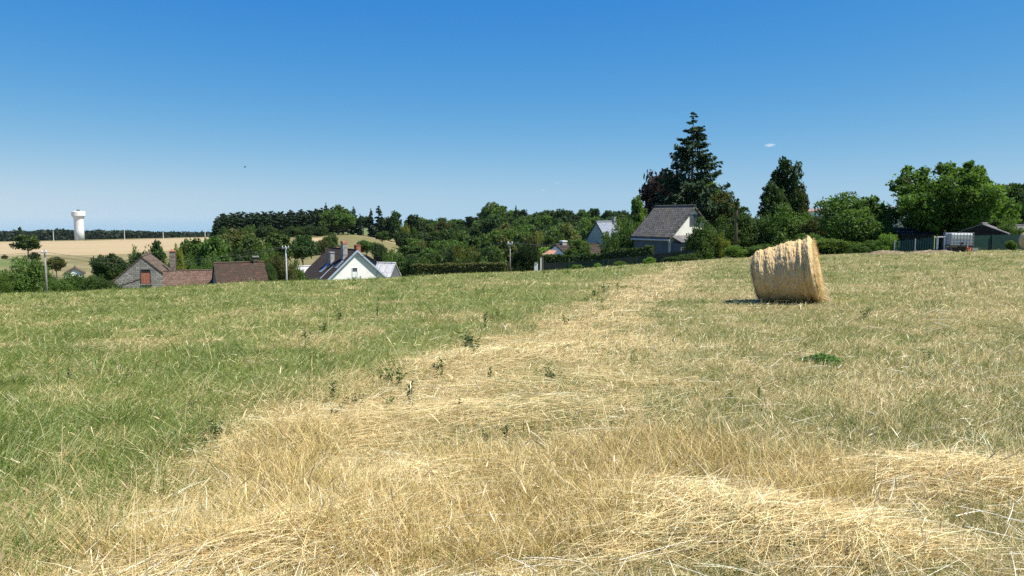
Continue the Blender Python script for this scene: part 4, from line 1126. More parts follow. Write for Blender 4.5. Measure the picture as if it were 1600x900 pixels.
wire('second wire from the thin pole to the leafy garden tree', tC + Vector((.0, -.1, .0)), at(905, 384, 84), .2)

# ------------------------------------------------------------------ fences and small things on the right
def panel_fence(name, label, pts, panel, post, step, post_r=.035, th_=.03, pickets=0.0):
    P = [(xat(px, py, Y), Y, zat(py, Y)) for (px, py, Y) in pts]
    zb = h1(P[0][0], P[0][1])
    o = thing(name, label, 'fence', (P[0][0], P[0][1], zb - .1))
    org = Vector((P[0][0], P[0][1], zb - .1))
    pb = MB()
    for a, b in zip(P, P[1:]):
        d = Vector((b[0] - a[0], b[1] - a[1], 0)); l = d.length; d.normalize(); nn = Vector((d.y, -d.x, 0)) * th_ / 2
        if pickets:
            k = 0.0
            while k < l:
                t0, t1 = k / l, min(1, (k + pickets * .72) / l)
                q = [Vector(a).lerp(Vector(b), t) for t in (t0, t1)]
                dz = random.uniform(-.05, .05)
                g0 = h1(q[0].x, q[0].y) - .1
                v = [(q[0] + nn), (q[1] + nn), (q[1] - nn), (q[0] - nn)]
                pb.add([Vector((w.x, w.y, g0)) - org for w in v] + [Vector((w.x, w.y, w.z + dz)) - org for w in v],
                       [(0, 3, 2, 1), (4, 5, 6, 7), (0, 1, 5, 4), (1, 2, 6, 5), (2, 3, 7, 6), (3, 0, 4, 7)])
                k += pickets
        else:
            g0, g1 = h1(a[0], a[1]) - .1, h1(b[0], b[1]) - .1
            va, vb = Vector(a), Vector(b)
            v = [va + nn, vb + nn, vb - nn, va - nn]; gz = [g0, g1, g1, g0]
            pb.add([Vector((w.x, w.y, gz[i])) - org for i, w in enumerate(v)] + [w - org for w in v],
                   [(0, 3, 2, 1), (4, 5, 6, 7), (0, 1, 5, 4), (1, 2, 6, 5), (2, 3, 7, 6), (3, 0, 4, 7)])
        k = 0.0
        while k <= l:
            q = Vector(a).lerp(Vector(b), k / l) + nn * 3.2 + Vector((d.x, d.y, 0)) * .004
            MB().tube([Vector((q.x, q.y, h1(q.x, q.y) - .1)) - org, q + Vector((0, 0, .06)) - org], post_r, 8).build('post', post, o)
            k += step
    pb.build('picket_panel' if pickets else 'panel', panel, o)
    return o
panel_fence('mesh_fence', 'dark screened mesh fence along the field below the dark hedge', [(846, 411.5, 66.5), (900, 409, 66), (950, 405, 65), (1000, 400.5, 64.5), (1022, 397, 64), (1085, 390, 62)], M['mesh_screen'], M['green_picket'], 2.4, .022)
panel_fence('picket_fence', 'dark green picket fence left of the white frame', [(1398, 377, 50), (1430, 374, 49.5), (1466, 370.5, 49)], M['green_picket'], M['metal'], 2.7, .03, .03, pickets=.14)
panel_fence('screen_fence', 'solid dark green screen fence right of the water container', [(1512, 368.5, 48), (1550, 367.5, 48), (1640, 364.5, 48)], M['green_screen'], M['green_picket'], 2.6, .03)
for (px, top, w, lab) in [(903, 413.5, 20, 'small bright tuft of tall weeds left before the mesh fence'), (933, 411, 14, 'low weedy tuft in the middle of the mesh fence'), (968, 408, 18, 'leafy weed clump before the mesh fence below the dark hedge end'),
                          (1014, 402, 22, 'tallest weed clump at the bend of the mesh fence'), (1052, 401, 30, 'dark leafy growth covering the right part of the mesh fence'), (1076, 396, 34, 'bushy growth at the right end of the mesh fence')]:
    place('bush', 'light' if px < 1030 else 'dark', px, top, w, 61, lab, sink=.1)
def small_white_post():
    Y = 64; x = xat(837.5, 415, Y); z = h1(x, Y) - .2
    o = thing('marker_post', 'short white capped post at the left end of the mesh fence', 'post', (x, Y, z))
    hh = zat(412.5, Y) - z
    MB().box(-.15, .15, -.12, .12, 0, hh).build('shaft', M['white_paint'], o, bevel=.01)
    MB().box(-.12, .10, -.15, .15, hh + .002, hh + .10).build('cap', M['chim_grey'], o, bevel=.01)
    x2 = xat(845, 410, 66)
    o2 = thing('gate_post', 'slim white pipe at the corner of the mesh fence', 'post', (x2, 66.2, h1(x2, 66.2) - .2))
    MB().tube([(0, 0, 0), (0, 0, zat(403, 66.2) - h1(x2, 66.2) + .2)], .05, 8).build('pipe', M['white_paint'], o2)
    MB().box(-.02, .25, .06, .10, 0, zat(402, 66.2) - h1(x2, 66.2) + .2).build('board', M['wood'], o2)
small_white_post()
M['tank_plastic'] = noise_mix('translucent_white_plastic', (.60, .65, .60), (.72, .76, .72), 2, rough=.5, c3=(.52, .58, .52), s3=.6)
M['orange'] = noise_mix('orange_plastic', (.80, .16, .03), (.85, .22, .05), 2, rough=.5)
M['concrete'] = noise_mix('concrete_block', (.24, .225, .20), (.34, .32, .29), 6, rough=.9)
M['cage'] = noise_mix('dull_cage_steel', (.14, .15, .16), (.22, .23, .24), 8, rough=.5, spec=.4)
def water_container():
    Y = 46; x = xat(1497.5, 375, Y); zg = h1(x, Y); k = Y / FPX
    o = thing('water_container', 'white caged plastic water container on a dark stand', 'water container', (x, Y, zg), R(-9))
    z = lambda py: zat(py, Y) - zg
    w = 1.22; d = 1.0; zb, zt_ = z(382.5), z(364.2)
    t = MB().box(-w / 2, w / 2, -d / 2, d / 2, zb, zt_).build('tank', M['tank_plastic'], o, bevel=.09)
    MB().lathe([(.12, 0), (.12, .05), (.1, .06)], 16).build('lid', M['dark'], t).location = (0, 0, zt_ + .001)
    MB().tube([(0, -d / 2 + .03, zb + .12), (0, -d / 2 - .12, zb + .10)], .05, 10).build('tap', M['dark'], t)
    cg = MB(); e = .035; r = .015
    for i in range(8):
        xx = -w / 2 + w * i / 7
        for yy in (-d / 2 - e, d / 2 + e): cg.tube([(xx, yy, zb), (xx, yy, zt_ + .02)], r, 5)
    for i in range(5):
        yy = -d / 2 + d * i / 4
        for xx in (-w / 2 - e, w / 2 + e): cg.tube([(xx, yy, zb), (xx, yy, zt_ + .02)], r, 5)
    for i in range(5):
        zz = zb + (zt_ - zb) * i / 4 + .01
        cg.tube([(-w / 2 - e, -d / 2 - e, zz), (w / 2 + e, -d / 2 - e, zz), (w / 2 + e, d / 2 + e, zz), (-w / 2 - e, d / 2 + e, zz), (-w / 2 - e, -d / 2 - e, zz)], r * 1.15, 5)
    cg.build('cage', M['cage'], o)
    st = MB()
    for sx in (-1, 1):
        for sy in (-1, 1):
            MB().box(sx * .55 - .05, sx * .55 + .05, sy * .42 - .05, sy * .42 + .05, -.1, zb - .10).build('leg', M['wood'], o)
    MB().box(-.66, .66, -.53, .53, zb - .10, zb - .02).build('pallet', M['wood'], o)
    MB().box(-.5, .35, -.2, .35, -.1, zb - .14).build('shaded_crate', M['wood'], o)
    # prop leaning in front
    MB().tube([(.25, -.62, -.1), (.30, -.56, zb + .05)], .03, 6).build('prop', M['metal'], o)
    # frame
    x2 = xat(1471, 380, 46.3); zg2 = h1(x2, 46.3); z2 = lambda py: zat(py, 46.3) - zg2
    f = thing('metal_frame', 'white metal goal like frame beside the water container', 'frame', (x2, 46.3, zg2))
    MB().box(-.26, -.20, -.03, .03, -.1, z2(371)).build('post', M['blue_board'], f)
    MB().box(.17, .24, -.03, .03, -.1, z2(372)).build('post', M['white_paint'], f)
    MB().box(-.26, .42, -.035, .035, z2(371) + .002, z2(370) + .03).build('crossbar', M['white_paint'], f)
    x3 = xat(1513.5, 388, 45.2); zg3 = h1(x3, 45.2)
    bk = thing('bucket', 'orange bucket beside the concrete block', 'bucket', (x3, 45.2, zg3 - .03))
    hb = zat(386.5, 45.2) - zg3
    b_ = MB(); b_.lathe([(.085, 0), (.115, hb), (.123, hb), (.123, hb + .02), (.108, hb + .02), (.08, .02)], 20)
    b_.build('body', M['orange'], bk, smooth=False)
    MB().tube([(-.118, 0, hb - .02), (-.09, -.10, hb - .10), (0, -.135, hb - .15), (.09, -.10, hb - .10), (.118, 0, hb - .02)], .006, 6).build('handle', M['metal'], bk)
    x4 = xat(1522, 390, 45.3); zg4 = h1(x4, 45.3)
    cb = thing('concrete_block', 'grey concrete block right of the orange bucket', 'block', (x4, 45.3, zg4 - .05), R(6))
    hb = zat(387.5, 45.3) - zg4 + .05
    bl = MB(); wbl = .19
    bl.box(-wbl, wbl, -.10, -.07, 0, hb); bl.box(-wbl, wbl, .07, .10, 0, hb)
    for a in (-wbl, -.015, wbl - .03): bl.box(a, a + .03, -.069, .069, 0, hb)
    bl.build('body', M['concrete'], cb)
water_container()
M['earth'] = noise_mix('dug_earth', (.13, .10, .06), (.27, .21, .12), 7, rough=.95, bump=1.0, c3=(.38, .31, .17))
def heap(label, px0, px1, py, Y, hgt, seed, name='earth_heap'):
    r2 = np.random.default_rng(seed)
    xa, xb = xat(px0, py, Y), xat(px1, py, Y); xm = (xa + xb) / 2; a = (xb - xa) / 2
    nx, ny = 60, 18
    u, v = np.meshgrid(np.linspace(-1.05, 1.05, nx), np.linspace(-1, 1, ny))
    X = xm + u * a; Yy = Y + v * .9
    prof_ = np.clip(1 - u ** 2, 0, 1) ** .6 * np.clip(1 - v ** 2, 0, 1)
    Z = H(X.ravel(), Yy.ravel()).reshape(X.shape) - .06 + hgt * prof_ * (.35 + 1.1 * fbm(X * 2.2 + seed, Yy * 2.2, seed))
    V = np.stack([X.ravel() - xm, Yy.ravel() - Y, Z.ravel()], 1)
    i, j = np.meshgrid(np.arange(ny - 1), np.arange(nx - 1), indexing='ij')
    q = np.stack([i * nx + j, i * nx + j + 1, (i + 1) * nx + j + 1, (i + 1) * nx + j], -1).reshape(-1, 4)
    o = np_mesh(name, V, q, None, M['earth'], smooth=True); o.location = (xm, Y, 0)
    return tag(o, label, 'heap')
heap('long low heap of brown earth and dead grass before the picket fence', 1412, 1490, 392, 45.5, .24, 3)
heap('heap of brown earth at the foot of the bright bush', 1352, 1415, 394, 47, .28, 5)
#@@BALE

# ------------------------------------------------------------------ strands: blades, straws, stalks
def strands(P, D, B, Ln, wd, col, segs=3, tipcol=None, side=None, taper=(1, .9, .62, .10)):
    """ribbons P + L(D s + B s^2), one per row"""
    n = len(P)
    if side is None:
        side = np.cross(D, unit(n))
    side = side / (np.linalg.norm(side, axis=1)[:, None] + 1e-9)
    V = np.empty((n, segs + 1, 2, 3), np.float32); Cc = np.empty((n, segs + 1, 2, 3), np.float32)
    for i in range(segs + 1):
        s = i / segs
        c = P + Ln[:, None] * (D * s + B * s * s)
        w = (wd * np.interp(s, np.linspace(0, 1, len(taper)), taper) * .5)[:, None]
        V[:, i, 0] = c - side * w; V[:, i, 1] = c + side * w
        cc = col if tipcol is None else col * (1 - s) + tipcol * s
        Cc[:, i, 0] = cc; Cc[:, i, 1] = cc
    base = (np.arange(n) * (segs + 1) * 2)[:, None]
    q = np.concatenate([base + np.array([[2 * i, 2 * i + 1, 2 * i + 3, 2 * i + 2]]) for i in range(segs)], 0)
    return V.reshape(-1, 3), q, Cc.reshape(-1, 3)
class Pile:
    def __init__(s): s.V = []; s.q = []; s.c = []; s.k = 0
    def add(s, t):
        V, q, c = t; s.V.append(V); s.q.append(q + s.k); s.c.append(c); s.k += len(V)
    def build(s, name, m, parent=None, gain=1.0):
        return np_mesh(name, np.concatenate(s.V), np.concatenate(s.q), np.minimum(np.concatenate(s.c) * gain, .9), m, parent)
def mixc(a, b, n, jit=.18):
    t = rng.random(n)[:, None]
    return (np.asarray(a)[None] * (1 - t) + np.asarray(b)[None] * t) * (1 - jit + 2 * jit * rng.random(n))[:, None]

reseed(37)
# ------------------------------------------------------------------ round hay bale
M['bale'] = None
def bale_material():
    m, N, L, P = mat('baled_hay')
    tc = N.new('ShaderNodeTexCoord')
    mp = N.new('ShaderNodeMapping'); mp.inputs['Scale'].default_value = (55, 7, 7); L.new(tc.outputs['Object'], mp.inputs['Vector'])
    n = N.new('ShaderNodeTexNoise'); n.inputs['Scale'].default_value = 1; n.inputs['Detail'].default_value = 6; n.inputs['Roughness'].default_value = .7
    L.new(mp.outputs[0], n.inputs['Vector'])
    r = N.new('ShaderNodeValToRGB'); r.color_ramp.elements[0].position = .3; r.color_ramp.elements[1].position = .66
    r.color_ramp.elements[0].color = (.43, .27, .10, 1); r.color_ramp.elements[1].color = (.75, .575, .29, 1)
    L.new(n.outputs['Fac'], r.inputs['Fac'])
    L.new(r.outputs['Color'], P.inputs['Base Color']); P.inputs['Roughness'].default_value = .8; P.inputs['Specular IOR Level'].default_value = .2
    b = N.new('ShaderNodeBump'); b.inputs['Strength'].default_value = .7; b.inputs['Distance'].default_value = .03
    L.new(n.outputs['Fac'], b.inputs['Height']); L.new(b.outputs[0], P.inputs['Normal'])
    return m
M['bale'] = bale_material()
def hay_bale(label, Yc, px, pyc, yaw, tilt, r0, r1, Ln, seed, nstr):
    """local x = bale axis; the roll has sagged a little where it lies on the ground"""
    c = at(px, pyc, Yc)
    zg = h1(c.x, c.y)
    o = thing('hay_bale', label, 'hay bale', (c.x, c.y, zg))
    ax = Vector((math.cos(yaw) * math.cos(tilt), math.sin(yaw) * math.cos(tilt), math.sin(tilt)))
    fw = Vector((-math.sin(yaw), math.cos(yaw), 0)); up = ax.cross(fw)
    cz = c.z - zg
    A, Fw, Up = (np.array(v) for v in (ax, fw, up))
    def surf(s, th_, extra=0.0):
        """s -1..1 along the axis, th angle from the top towards the viewer"""
        rr_ = r0 + (r1 - r0) * (s * .5 + .5)
        rr_ = rr_ + .022 * sstep(.72, .93, s) * sstep(1.0, .93, s) - .05 * sstep(.9, 1.0, np.abs(s))
        ridge = .011 * np.sin(s * 13 + 1.6 * np.sin(s * 5 + seed)) + .024 * (fbm(s * 9 + seed, th_ * 1.3, seed, 3) - .5) + .026 * (fbm(s * 26 + seed, th_ * 2.6, seed + 9, 3) - .5) + .036 * (fbm(s * 7, th_ * 6, seed + 12, 3) - .5) + .022 * (fbm(s * 22, th_ * 18, seed + 14, 2) - .5) - .030 * sstep(.07, .02, np.abs(s - .68))
        wob = .05 * (fbm(th_ * .8 + 3, s * 1.2, seed + 5, 2) - .5)
        rr_ = rr_ + ridge + wob + extra
        p = A[None] * (s * Ln / 2)[:, None] + (-Fw[None] * np.sin(th_)[:, None] + Up[None] * np.cos(th_)[:, None]) * rr_[:, None]
        p[:, 2] += cz
        lo = .015 + .02 * (fbm(s * 6, th_ * 5, seed, 2))
        p[:, 2] = np.maximum(p[:, 2], lo - .03)
        return p
    nT, nS = 200, 150
    th_ = np.linspace(0, 2 * np.pi, nT, endpoint=False); ss = np.linspace(-1, 1, nS)
    S, T = np.meshgrid(ss, th_, indexing='ij')
    V = surf(S.ravel(), T.ravel())
    i, j = np.meshgrid(np.arange(nS - 1), np.arange(nT), indexing='ij')
    q = np.stack([i * nT + j, i * nT + (j + 1) % nT, (i + 1) * nT + (j + 1) % nT, (i + 1) * nT + j], -1).reshape(-1, 4)
    # local frame with x along the axis so that the hay texture follows the winding
    np_mesh('rolled_hay', V, q[:, ::-1], None, M['bale'], o, smooth=True)
    for e in (-1, 1):
        rings = 14
        ev = []
        for k in range(rings + 1):
            f = 1 - k / rings
            edge = surf(np.full(nT, float(e)), th_)
            cen = edge.mean(0) + A * e * (.05 * (1 - f * f))
            ring = cen[None] + (edge - edge.mean(0)[None]) * f
            ring = ring + A[None] * e * (.03 * (fbm(np.cos(th_) * f * 6 + 9, np.sin(th_) * f * 6 + k * .0, seed + 3, 3) - .5) * (1 if f < 1 else 0))[:, None] + A[None] * e * .018 * math.sin(k * 2.2) * (f < 1)
            ev.append(ring)
        EV = np.concatenate(ev)
        i, j = np.meshgrid(np.arange(rings), np.arange(nT), indexing='ij')
        eq = np.stack([i * nT + j, i * nT + (j + 1) % nT, (i + 1) * nT + (j + 1) % nT, (i + 1) * nT + j], -1).reshape(-1, 4)
        np_mesh('rolled_end', EV, eq if e > 0 else eq[:, ::-1], None, M['bale'], o, smooth=True)
    # loose straw standing off the roll
    pl = Pile()
    n = nstr
    s = rng.uniform(-1, 1, n); t = rng.uniform(0, 2 * np.pi, n)
    p0 = surf(s, t, -.004); p1 = surf(s, t + .05, 0); N_ = surf(s, t, .05) - p0; N_ /= np.linalg.norm(N_, axis=1)[:, None] + 1e-9
    D = p1 - p0; D /= np.linalg.norm(D, axis=1)[:, None] + 1e-9
    sg = np.where(rng.random(n) < .8, 1, -1)[:, None]
    D = D * sg + A[None] * rng.normal(0, .38, n)[:, None] + N_ * (rng.uniform(.0, .22, n) * np.where(rng.random(n) < .08, 2.5, 1))[:, None]
    D /= np.linalg.norm(D, axis=1)[:, None]
    Ls = rng.uniform(.025, .095, n)
    pl.add(strands(p0, D, -N_ * .25, Ls, rng.uniform(.0025, .005, n), mixc((.48, .34, .14), (.84, .70, .42), n), 3, side=np.cross(D, N_) + .4 * unit(n)))
    n = nstr // 3
    for e in (1, -1):
        f = np.sqrt(rng.random(n)); t = rng.uniform(0, 2 * np.pi, n)
        edge = surf(np.full(n, float(e)), t); cen = A[None] * e * Ln / 2 + np.array([[0, 0, cz]])
        p = cen + (edge - cen) * f[:, None] + A[None] * e * .03
        tang = np.cross(A[None], edge - cen); tang /= np.linalg.norm(tang, axis=1)[:, None] + 1e-9
        D = tang * np.where(rng.random(n) < .7, 1, -1)[:, None] + A[None] * e * rng.uniform(.05, .8, n)[:, None] + unit(n) * .35
        D /= np.linalg.norm(D, axis=1)[:, None]
        pl.add(strands(p, D, np.array([[0, 0, -.3]]) * np.ones((n, 1)), rng.uniform(.03, .11, n), rng.uniform(.003, .005, n), mixc((.46, .32, .13), (.78, .64, .38), n), 3))
    # tufts hanging at the foot of the visible end
    n = 380
    t = rng.uniform(2.0, 4.3, n); p = surf(np.full(n, .99), t); p[:, 2] = np.clip(p[:, 2], .01, None)
    D = A[None] * rng.uniform(.1, 1, n)[:, None] + np.array([[.2, -.2, .25]]) + unit(n) * .5; D /= np.linalg.norm(D, axis=1)[:, None]
    pl.add(strands(p, D, np.array([[0, 0, -.45]]) * np.ones((n, 1)), rng.uniform(.10, .28, n), rng.uniform(.003, .006, n), mixc((.5, .36, .16), (.78, .65, .38), n), 3))
    pl.build('loose_straw', M['straw'], o)
    # baler twine round the roll
    tw = MB()
    for sv in np.linspace(-.9, .9, 11):
        th2 = np.linspace(0, 2 * np.pi, 60)
        pp = surf(np.full(60, sv), th2, .004)
        tw.tube([tuple(v) for v in pp], .0022, 4, cap=False)
    tw.build('twine', M['twine'], o)
    return o
M['twine'] = noise_mix('pale_twine', (.55, .50, .38), (.70, .64, .5), 10)
gx, gy = gpt(1237, 474)
BALE_Y = gy + .30
hay_bale('round hay bale lying tilted in the mown field, close to the camera', BALE_Y, 1229, 426.5, R(-25), R(11), .535, .650, 1.15, 3, 12000)
hay_bale('round hay bale half cut off by the right edge of the photo', 46, 1612, 377, R(60), R(2), .62, .62, 1.25, 8, 4000)

reseed(38)
# ------------------------------------------------------------------ grass, dry grass and straw of the field
def inside(x, y, pad=1.0):
    c = colu(x, y)
    lim = np.interp(c, [-250, 0, 250, 400, 555, 720, 860, 1000, 1180, 1300, 1450, 1600, 1900], [47, 47, 49, 52, 57, 61, 64, 62, 57, 53, 47, 46.5, 46.5])
    return y < lim + pad
def sample(n, y0=2.5, y1=66, p=.6, umax=.86):
    t = rng.random(n)
    y = (y0 ** -p + t * (y1 ** -p - y0 ** -p)) ** (-1 / p)
    x = rng.uniform(-umax, umax, n) * y
    # the field goes on to both sides of the view and behind its lower edge
    m = int(n * .55)
    t = rng.random(m)
    a0 = 1.0
    ye = (a0 ** -p + t * (y1 ** -p - a0 ** -p)) ** (-1 / p)
    xe = (umax * ye + 5.5 * rng.random(m) ** 1.3) * np.where(rng.random(m) < .5, -1, 1)
    yb = rng.uniform(.6, y0, m // 9); xb = rng.uniform(-1, 1, m // 9) * umax * y0
    x = np.concatenate([x, xe, xb]); y = np.concatenate([y, ye, yb])
    k = inside(x, y)
    # keep the spot under the bales free
    k &= ((x - xat(1229, 426, BALE_Y)) ** 2 + (y - BALE_Y) ** 2) > .28
    return x[k], y[k]
def flow(x, y):
    """direction in which the cut hay was combed"""
    return .35 + 1.5 * (fbm(x * .55, y * .55, 91) - .5) * 2 + .9 * (fbm(x * 1.9, y * 1.9, 92) - .5) * 2
green, dryg, straw = Pile(), Pile(), Pile()
NB = 760000
x, y = sample(NB)
g = green_amount(x, y); td = tall_dry(x, y); n = len(x)
s_ = bound_s(x, y)
z = H(x, y)
u = rng.random(n)
is_g = u < g * (1 - .75 * td)
leftside = s_ > 0
wmin = .00045 * y
def put(pile, idx, h0, h1_, w0, w1, lean, bend, c1, c2, tip=None, segs=3, az=None):
    n = len(idx)
    if n == 0: return
    P = np.stack([x[idx], y[idx], z[idx] - .01], 1)
    a = rng.uniform(0, 2 * np.pi, n) if az is None else az
    hz = np.stack([np.cos(a), np.sin(a), np.zeros(n)], 1)
    l = np.abs(rng.normal(lean, lean * .5, n))
    D = hz * np.sin(l)[:, None] + np.array([[0, 0, 1.]]) * np.cos(l)[:, None]
    b = np.abs(rng.normal(bend, bend * .5, n))[:, None]
    B = hz * b - np.array([[0, 0, 1.]]) * b * .55
    Ls = rng.uniform(h0, h1_, n) * (1 + .35 * (fbm(x[idx] * 1.4, y[idx] * 1.4, 95) - .5) * 2)
    wd = np.maximum(rng.uniform(w0, w1, n), wmin[idx])
    col = mixc(c1, c2, n)
    tp = None if tip is None else mixc(tip[0], tip[1], n)
    pile.add(strands(P, D, B, Ls, wd, col, segs, tipcol=tp))
clump = fbm(x * 1.1, y * 1.1, 97)
G = np.where(is_g & leftside)[0]
far_ = y > 16
k = rng.random(len(G))
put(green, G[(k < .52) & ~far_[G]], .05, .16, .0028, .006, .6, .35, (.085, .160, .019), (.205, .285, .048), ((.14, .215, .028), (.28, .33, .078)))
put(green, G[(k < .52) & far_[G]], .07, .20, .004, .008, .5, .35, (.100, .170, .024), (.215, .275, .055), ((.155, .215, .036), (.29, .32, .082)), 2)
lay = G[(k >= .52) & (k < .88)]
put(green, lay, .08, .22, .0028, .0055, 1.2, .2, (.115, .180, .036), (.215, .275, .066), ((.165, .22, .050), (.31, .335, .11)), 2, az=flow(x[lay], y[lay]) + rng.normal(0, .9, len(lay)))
wl = G[k >= .88]
put(dryg, wl, .05, .15, .002, .0038, 1.15, .25, (.32, .31, .12), (.54, .48, .23), None, 2)
# dry blades left in the green part
Dl = np.where(~is_g & leftside)[0]
k = rng.random(len(Dl)); tdl = td[Dl]
put(dryg, Dl[(k < .45) & (tdl < .4)], .06, .2, .002, .0045, .8, .4, (.36, .29, .12), (.60, .49, .23), None, 2)
ly = Dl[(k >= .45) & (tdl < .4)]
put(straw, ly, .06, .20, .002, .0042, 1.4, .12, (.44, .35, .155), (.70, .58, .30), None, 2, az=flow(x[ly], y[ly]) + rng.normal(0, .6, len(ly)))
# right half: short green shoots between stubble and lying straw
Gr = np.where(is_g & ~leftside)[0]
put(green, Gr, .05, .15, .003, .006, .6, .3, (.085, .155, .026), (.185, .245, .058), ((.21, .235, .07), (.38, .37, .16)), 2)
Dr = np.where(~is_g & ~leftside)[0]
k = rng.random(len(Dr)); tdr = td[Dr]
put(dryg, Dr[(k < .36) & (tdr < .4)], .03, .13, .002, .004, .6, .35, (.40, .31, .13), (.64, .53, .27), None, 2)
ly = Dr[(k >= .36) & (tdr < .4)]
put(straw, ly, .05, .19, .002, .0042, 1.42, .10, (.46, .36, .165), (.76, .64, .36), None, 2, az=flow(x[ly], y[ly]) + rng.normal(0, .55, len(ly)))
# standing dry grass, golden, with fine heads
T = np.where((td >= .4) & ~is_g)[0]
k = rng.random(len(T))
tt = T[k < .42]
tt = tt[rng.random(len(tt)) < .62]
ol = rng.random(len(tt)) < .48
put(dryg, tt[~ol], .12, .33, .0024, .0052, .30, .28, (.26, .19, .055), (.52, .40, .16), ((.50, .37, .15), (.72, .57, .30)), 3)
put(dryg, tt[ol], .10, .28, .0026, .0055, .35, .28, (.17, .19, .040), (.32, .30, .09), ((.34, .30, .10), (.52, .44, .20)), 3)
put(straw, T[(k >= .42) & (k < .72)], .08, .26, .0018, .004, 1.25, .2, (.40, .29, .11), (.72, .58, .30), None, 3)
put(dryg, T[k >= .72], .03, .12, .002, .004, .8, .3, (.36, .26, .10), (.60, .47, .23), None, 2)
# second pass: raked straw on the strip and the heaps, combed along the flow
x, y = sample(330000, 2.5, 50, .85)
s_ = bound_s(x, y); g = green_amount(x, y)
mound = np.zeros(len(x))
for (mx, my, rx, ry, h_, an) in MOUNDS:
    ca, sa = math.cos(an), math.sin(an); dx, dy = x - mx, y - my
    mound = np.maximum(mound, np.exp(-(((dx * ca + dy * sa) / rx) ** 2 + ((-dx * sa + dy * ca) / ry) ** 2)))
path = sstep(-2.6, -1.0, s_) * sstep(.5, -.1, s_)
pr = np.clip(np.maximum(mound * (.45 + 1.3 * fbm(x * 2.6, y * 2.6, 99)) - .10, path * .85) * (1.15 - g), .01, 1) * (s_ < .8)
k = rng.random(len(x)) < pr
x, y, mound = x[k], y[k], mound[k]; n = len(x); z = H(x, y) + rng.random(n) ** 2 * (.03 + .10 * mound)
wmin = .00052 * y
a = flow(x, y) + rng.normal(0, .60, n) + np.where(rng.random(n) < .5, math.pi, 0)
hz = np.stack([np.cos(a), np.sin(a), np.zeros(n)], 1)
D = hz + np.array([[0, 0, 1.]]) * rng.uniform(-.02, .28, n)[:, None]
sweep = rng.normal(0, .30, n)[:, None]
B = np.stack([-np.sin(a), np.cos(a), np.zeros(n)], 1) * sweep - np.array([[0, 0, 1.]]) * rng.uniform(.05, .30, n)[:, None]
straw.add(strands(np.stack([x, y, z], 1), D, B, rng.uniform(.08, .42, n), np.maximum(rng.uniform(.0018, .0038, n), wmin), mixc((.40, .28, .105), (.78, .66, .38), n, .25), 4, side=np.cross(D, np.array([[0, 0, 1.]])) + .5 * unit(n)))
# broken stubble and chaff, every way
x, y = sample(150000, 2.5, 26, 1.1)
k = rng.random(len(x)) > .75 * green_amount(x, y); x, y = x[k], y[k]; n = len(x); z = H(x, y) + rng.random(n) * .03
wmin = .00045 * y
a = rng.uniform(0, 6.28, n); l = rng.normal(1.25, .45, n)
D = np.stack([np.cos(a) * np.sin(l), np.sin(a) * np.sin(l), np.abs(np.cos(l))], 1)
straw.add(strands(np.stack([x, y, z], 1), D, D * 0 - np.array([[0, 0, .05]]), rng.uniform(.02, .11, n), np.maximum(rng.uniform(.002, .0045, n), wmin), mixc((.34, .24, .09), (.80, .68, .40), n, .25), 1, taper=(1, .9)))
# tufts: darker clumps in the green half, short fresh ones between the stubble
def tufts(num, per, y0, y1, cond, h0, h1_, rad, c1, c2, tip):
    cx_, cy_ = sample(num, y0, y1, .35)
    k = cond(cx_, cy_); cx_, cy_ = cx_[k], cy_[k]; m = len(cx_)
    sc_ = np.repeat(rng.uniform(.55, 1.35, m), per) * (1 + .012 * np.repeat(cy_, per))
    x = np.repeat(cx_, per) + rng.normal(0, rad, m * per) * sc_; y = np.repeat(cy_, per) + rng.normal(0, rad, m * per) * sc_
    n = len(x); z = H(x, y) - .01
    a = np.arctan2(y - np.repeat(cy_, per), x - np.repeat(cx_, per)) + rng.normal(0, .7, n)
    l = np.abs(rng.normal(.45, .28, n))
    hz = np.stack([np.cos(a), np.sin(a), np.zeros(n)], 1)
    D = hz * np.sin(l)[:, None] + np.array([[0, 0, 1.]]) * np.cos(l)[:, None]; b = np.abs(rng.normal(.3, .2, n))[:, None]
    tl = np.repeat(rng.random(m), per)[:, None]
    col = (np.asarray(c1)[None] * (1 - tl) + np.asarray(c2)[None] * tl) * (.75 + .5 * rng.random(n))[:, None]
    green.add(strands(np.stack([x, y, z], 1), D, hz * b - np.array([[0, 0, .5]]) * b, rng.uniform(h0, h1_, n) * sc_, np.maximum(rng.uniform(.003, .0065, n), .0005 * y), col, 3, tipcol=mixc(tip[0], tip[1], n)))
tufts(1500, 26, 3.2, 50, lambda a, b: (bound_s(a, b) > .1) & (fbm(a * .7, b * .7, 141) > .46), .10, .26, .07, (.055, .115, .016), (.15, .225, .035), ((.10, .17, .025), (.24, .29, .07)))
tufts(3200, 14, 2.8, 48, lambda a, b: (bound_s(a, b) < .1) & (fbm(a * .6, b * .6, 142) > .40), .05, .16, .045, (.075, .130, .024), (.19, .24, .060), ((.14, .19, .04), (.32, .33, .12)))
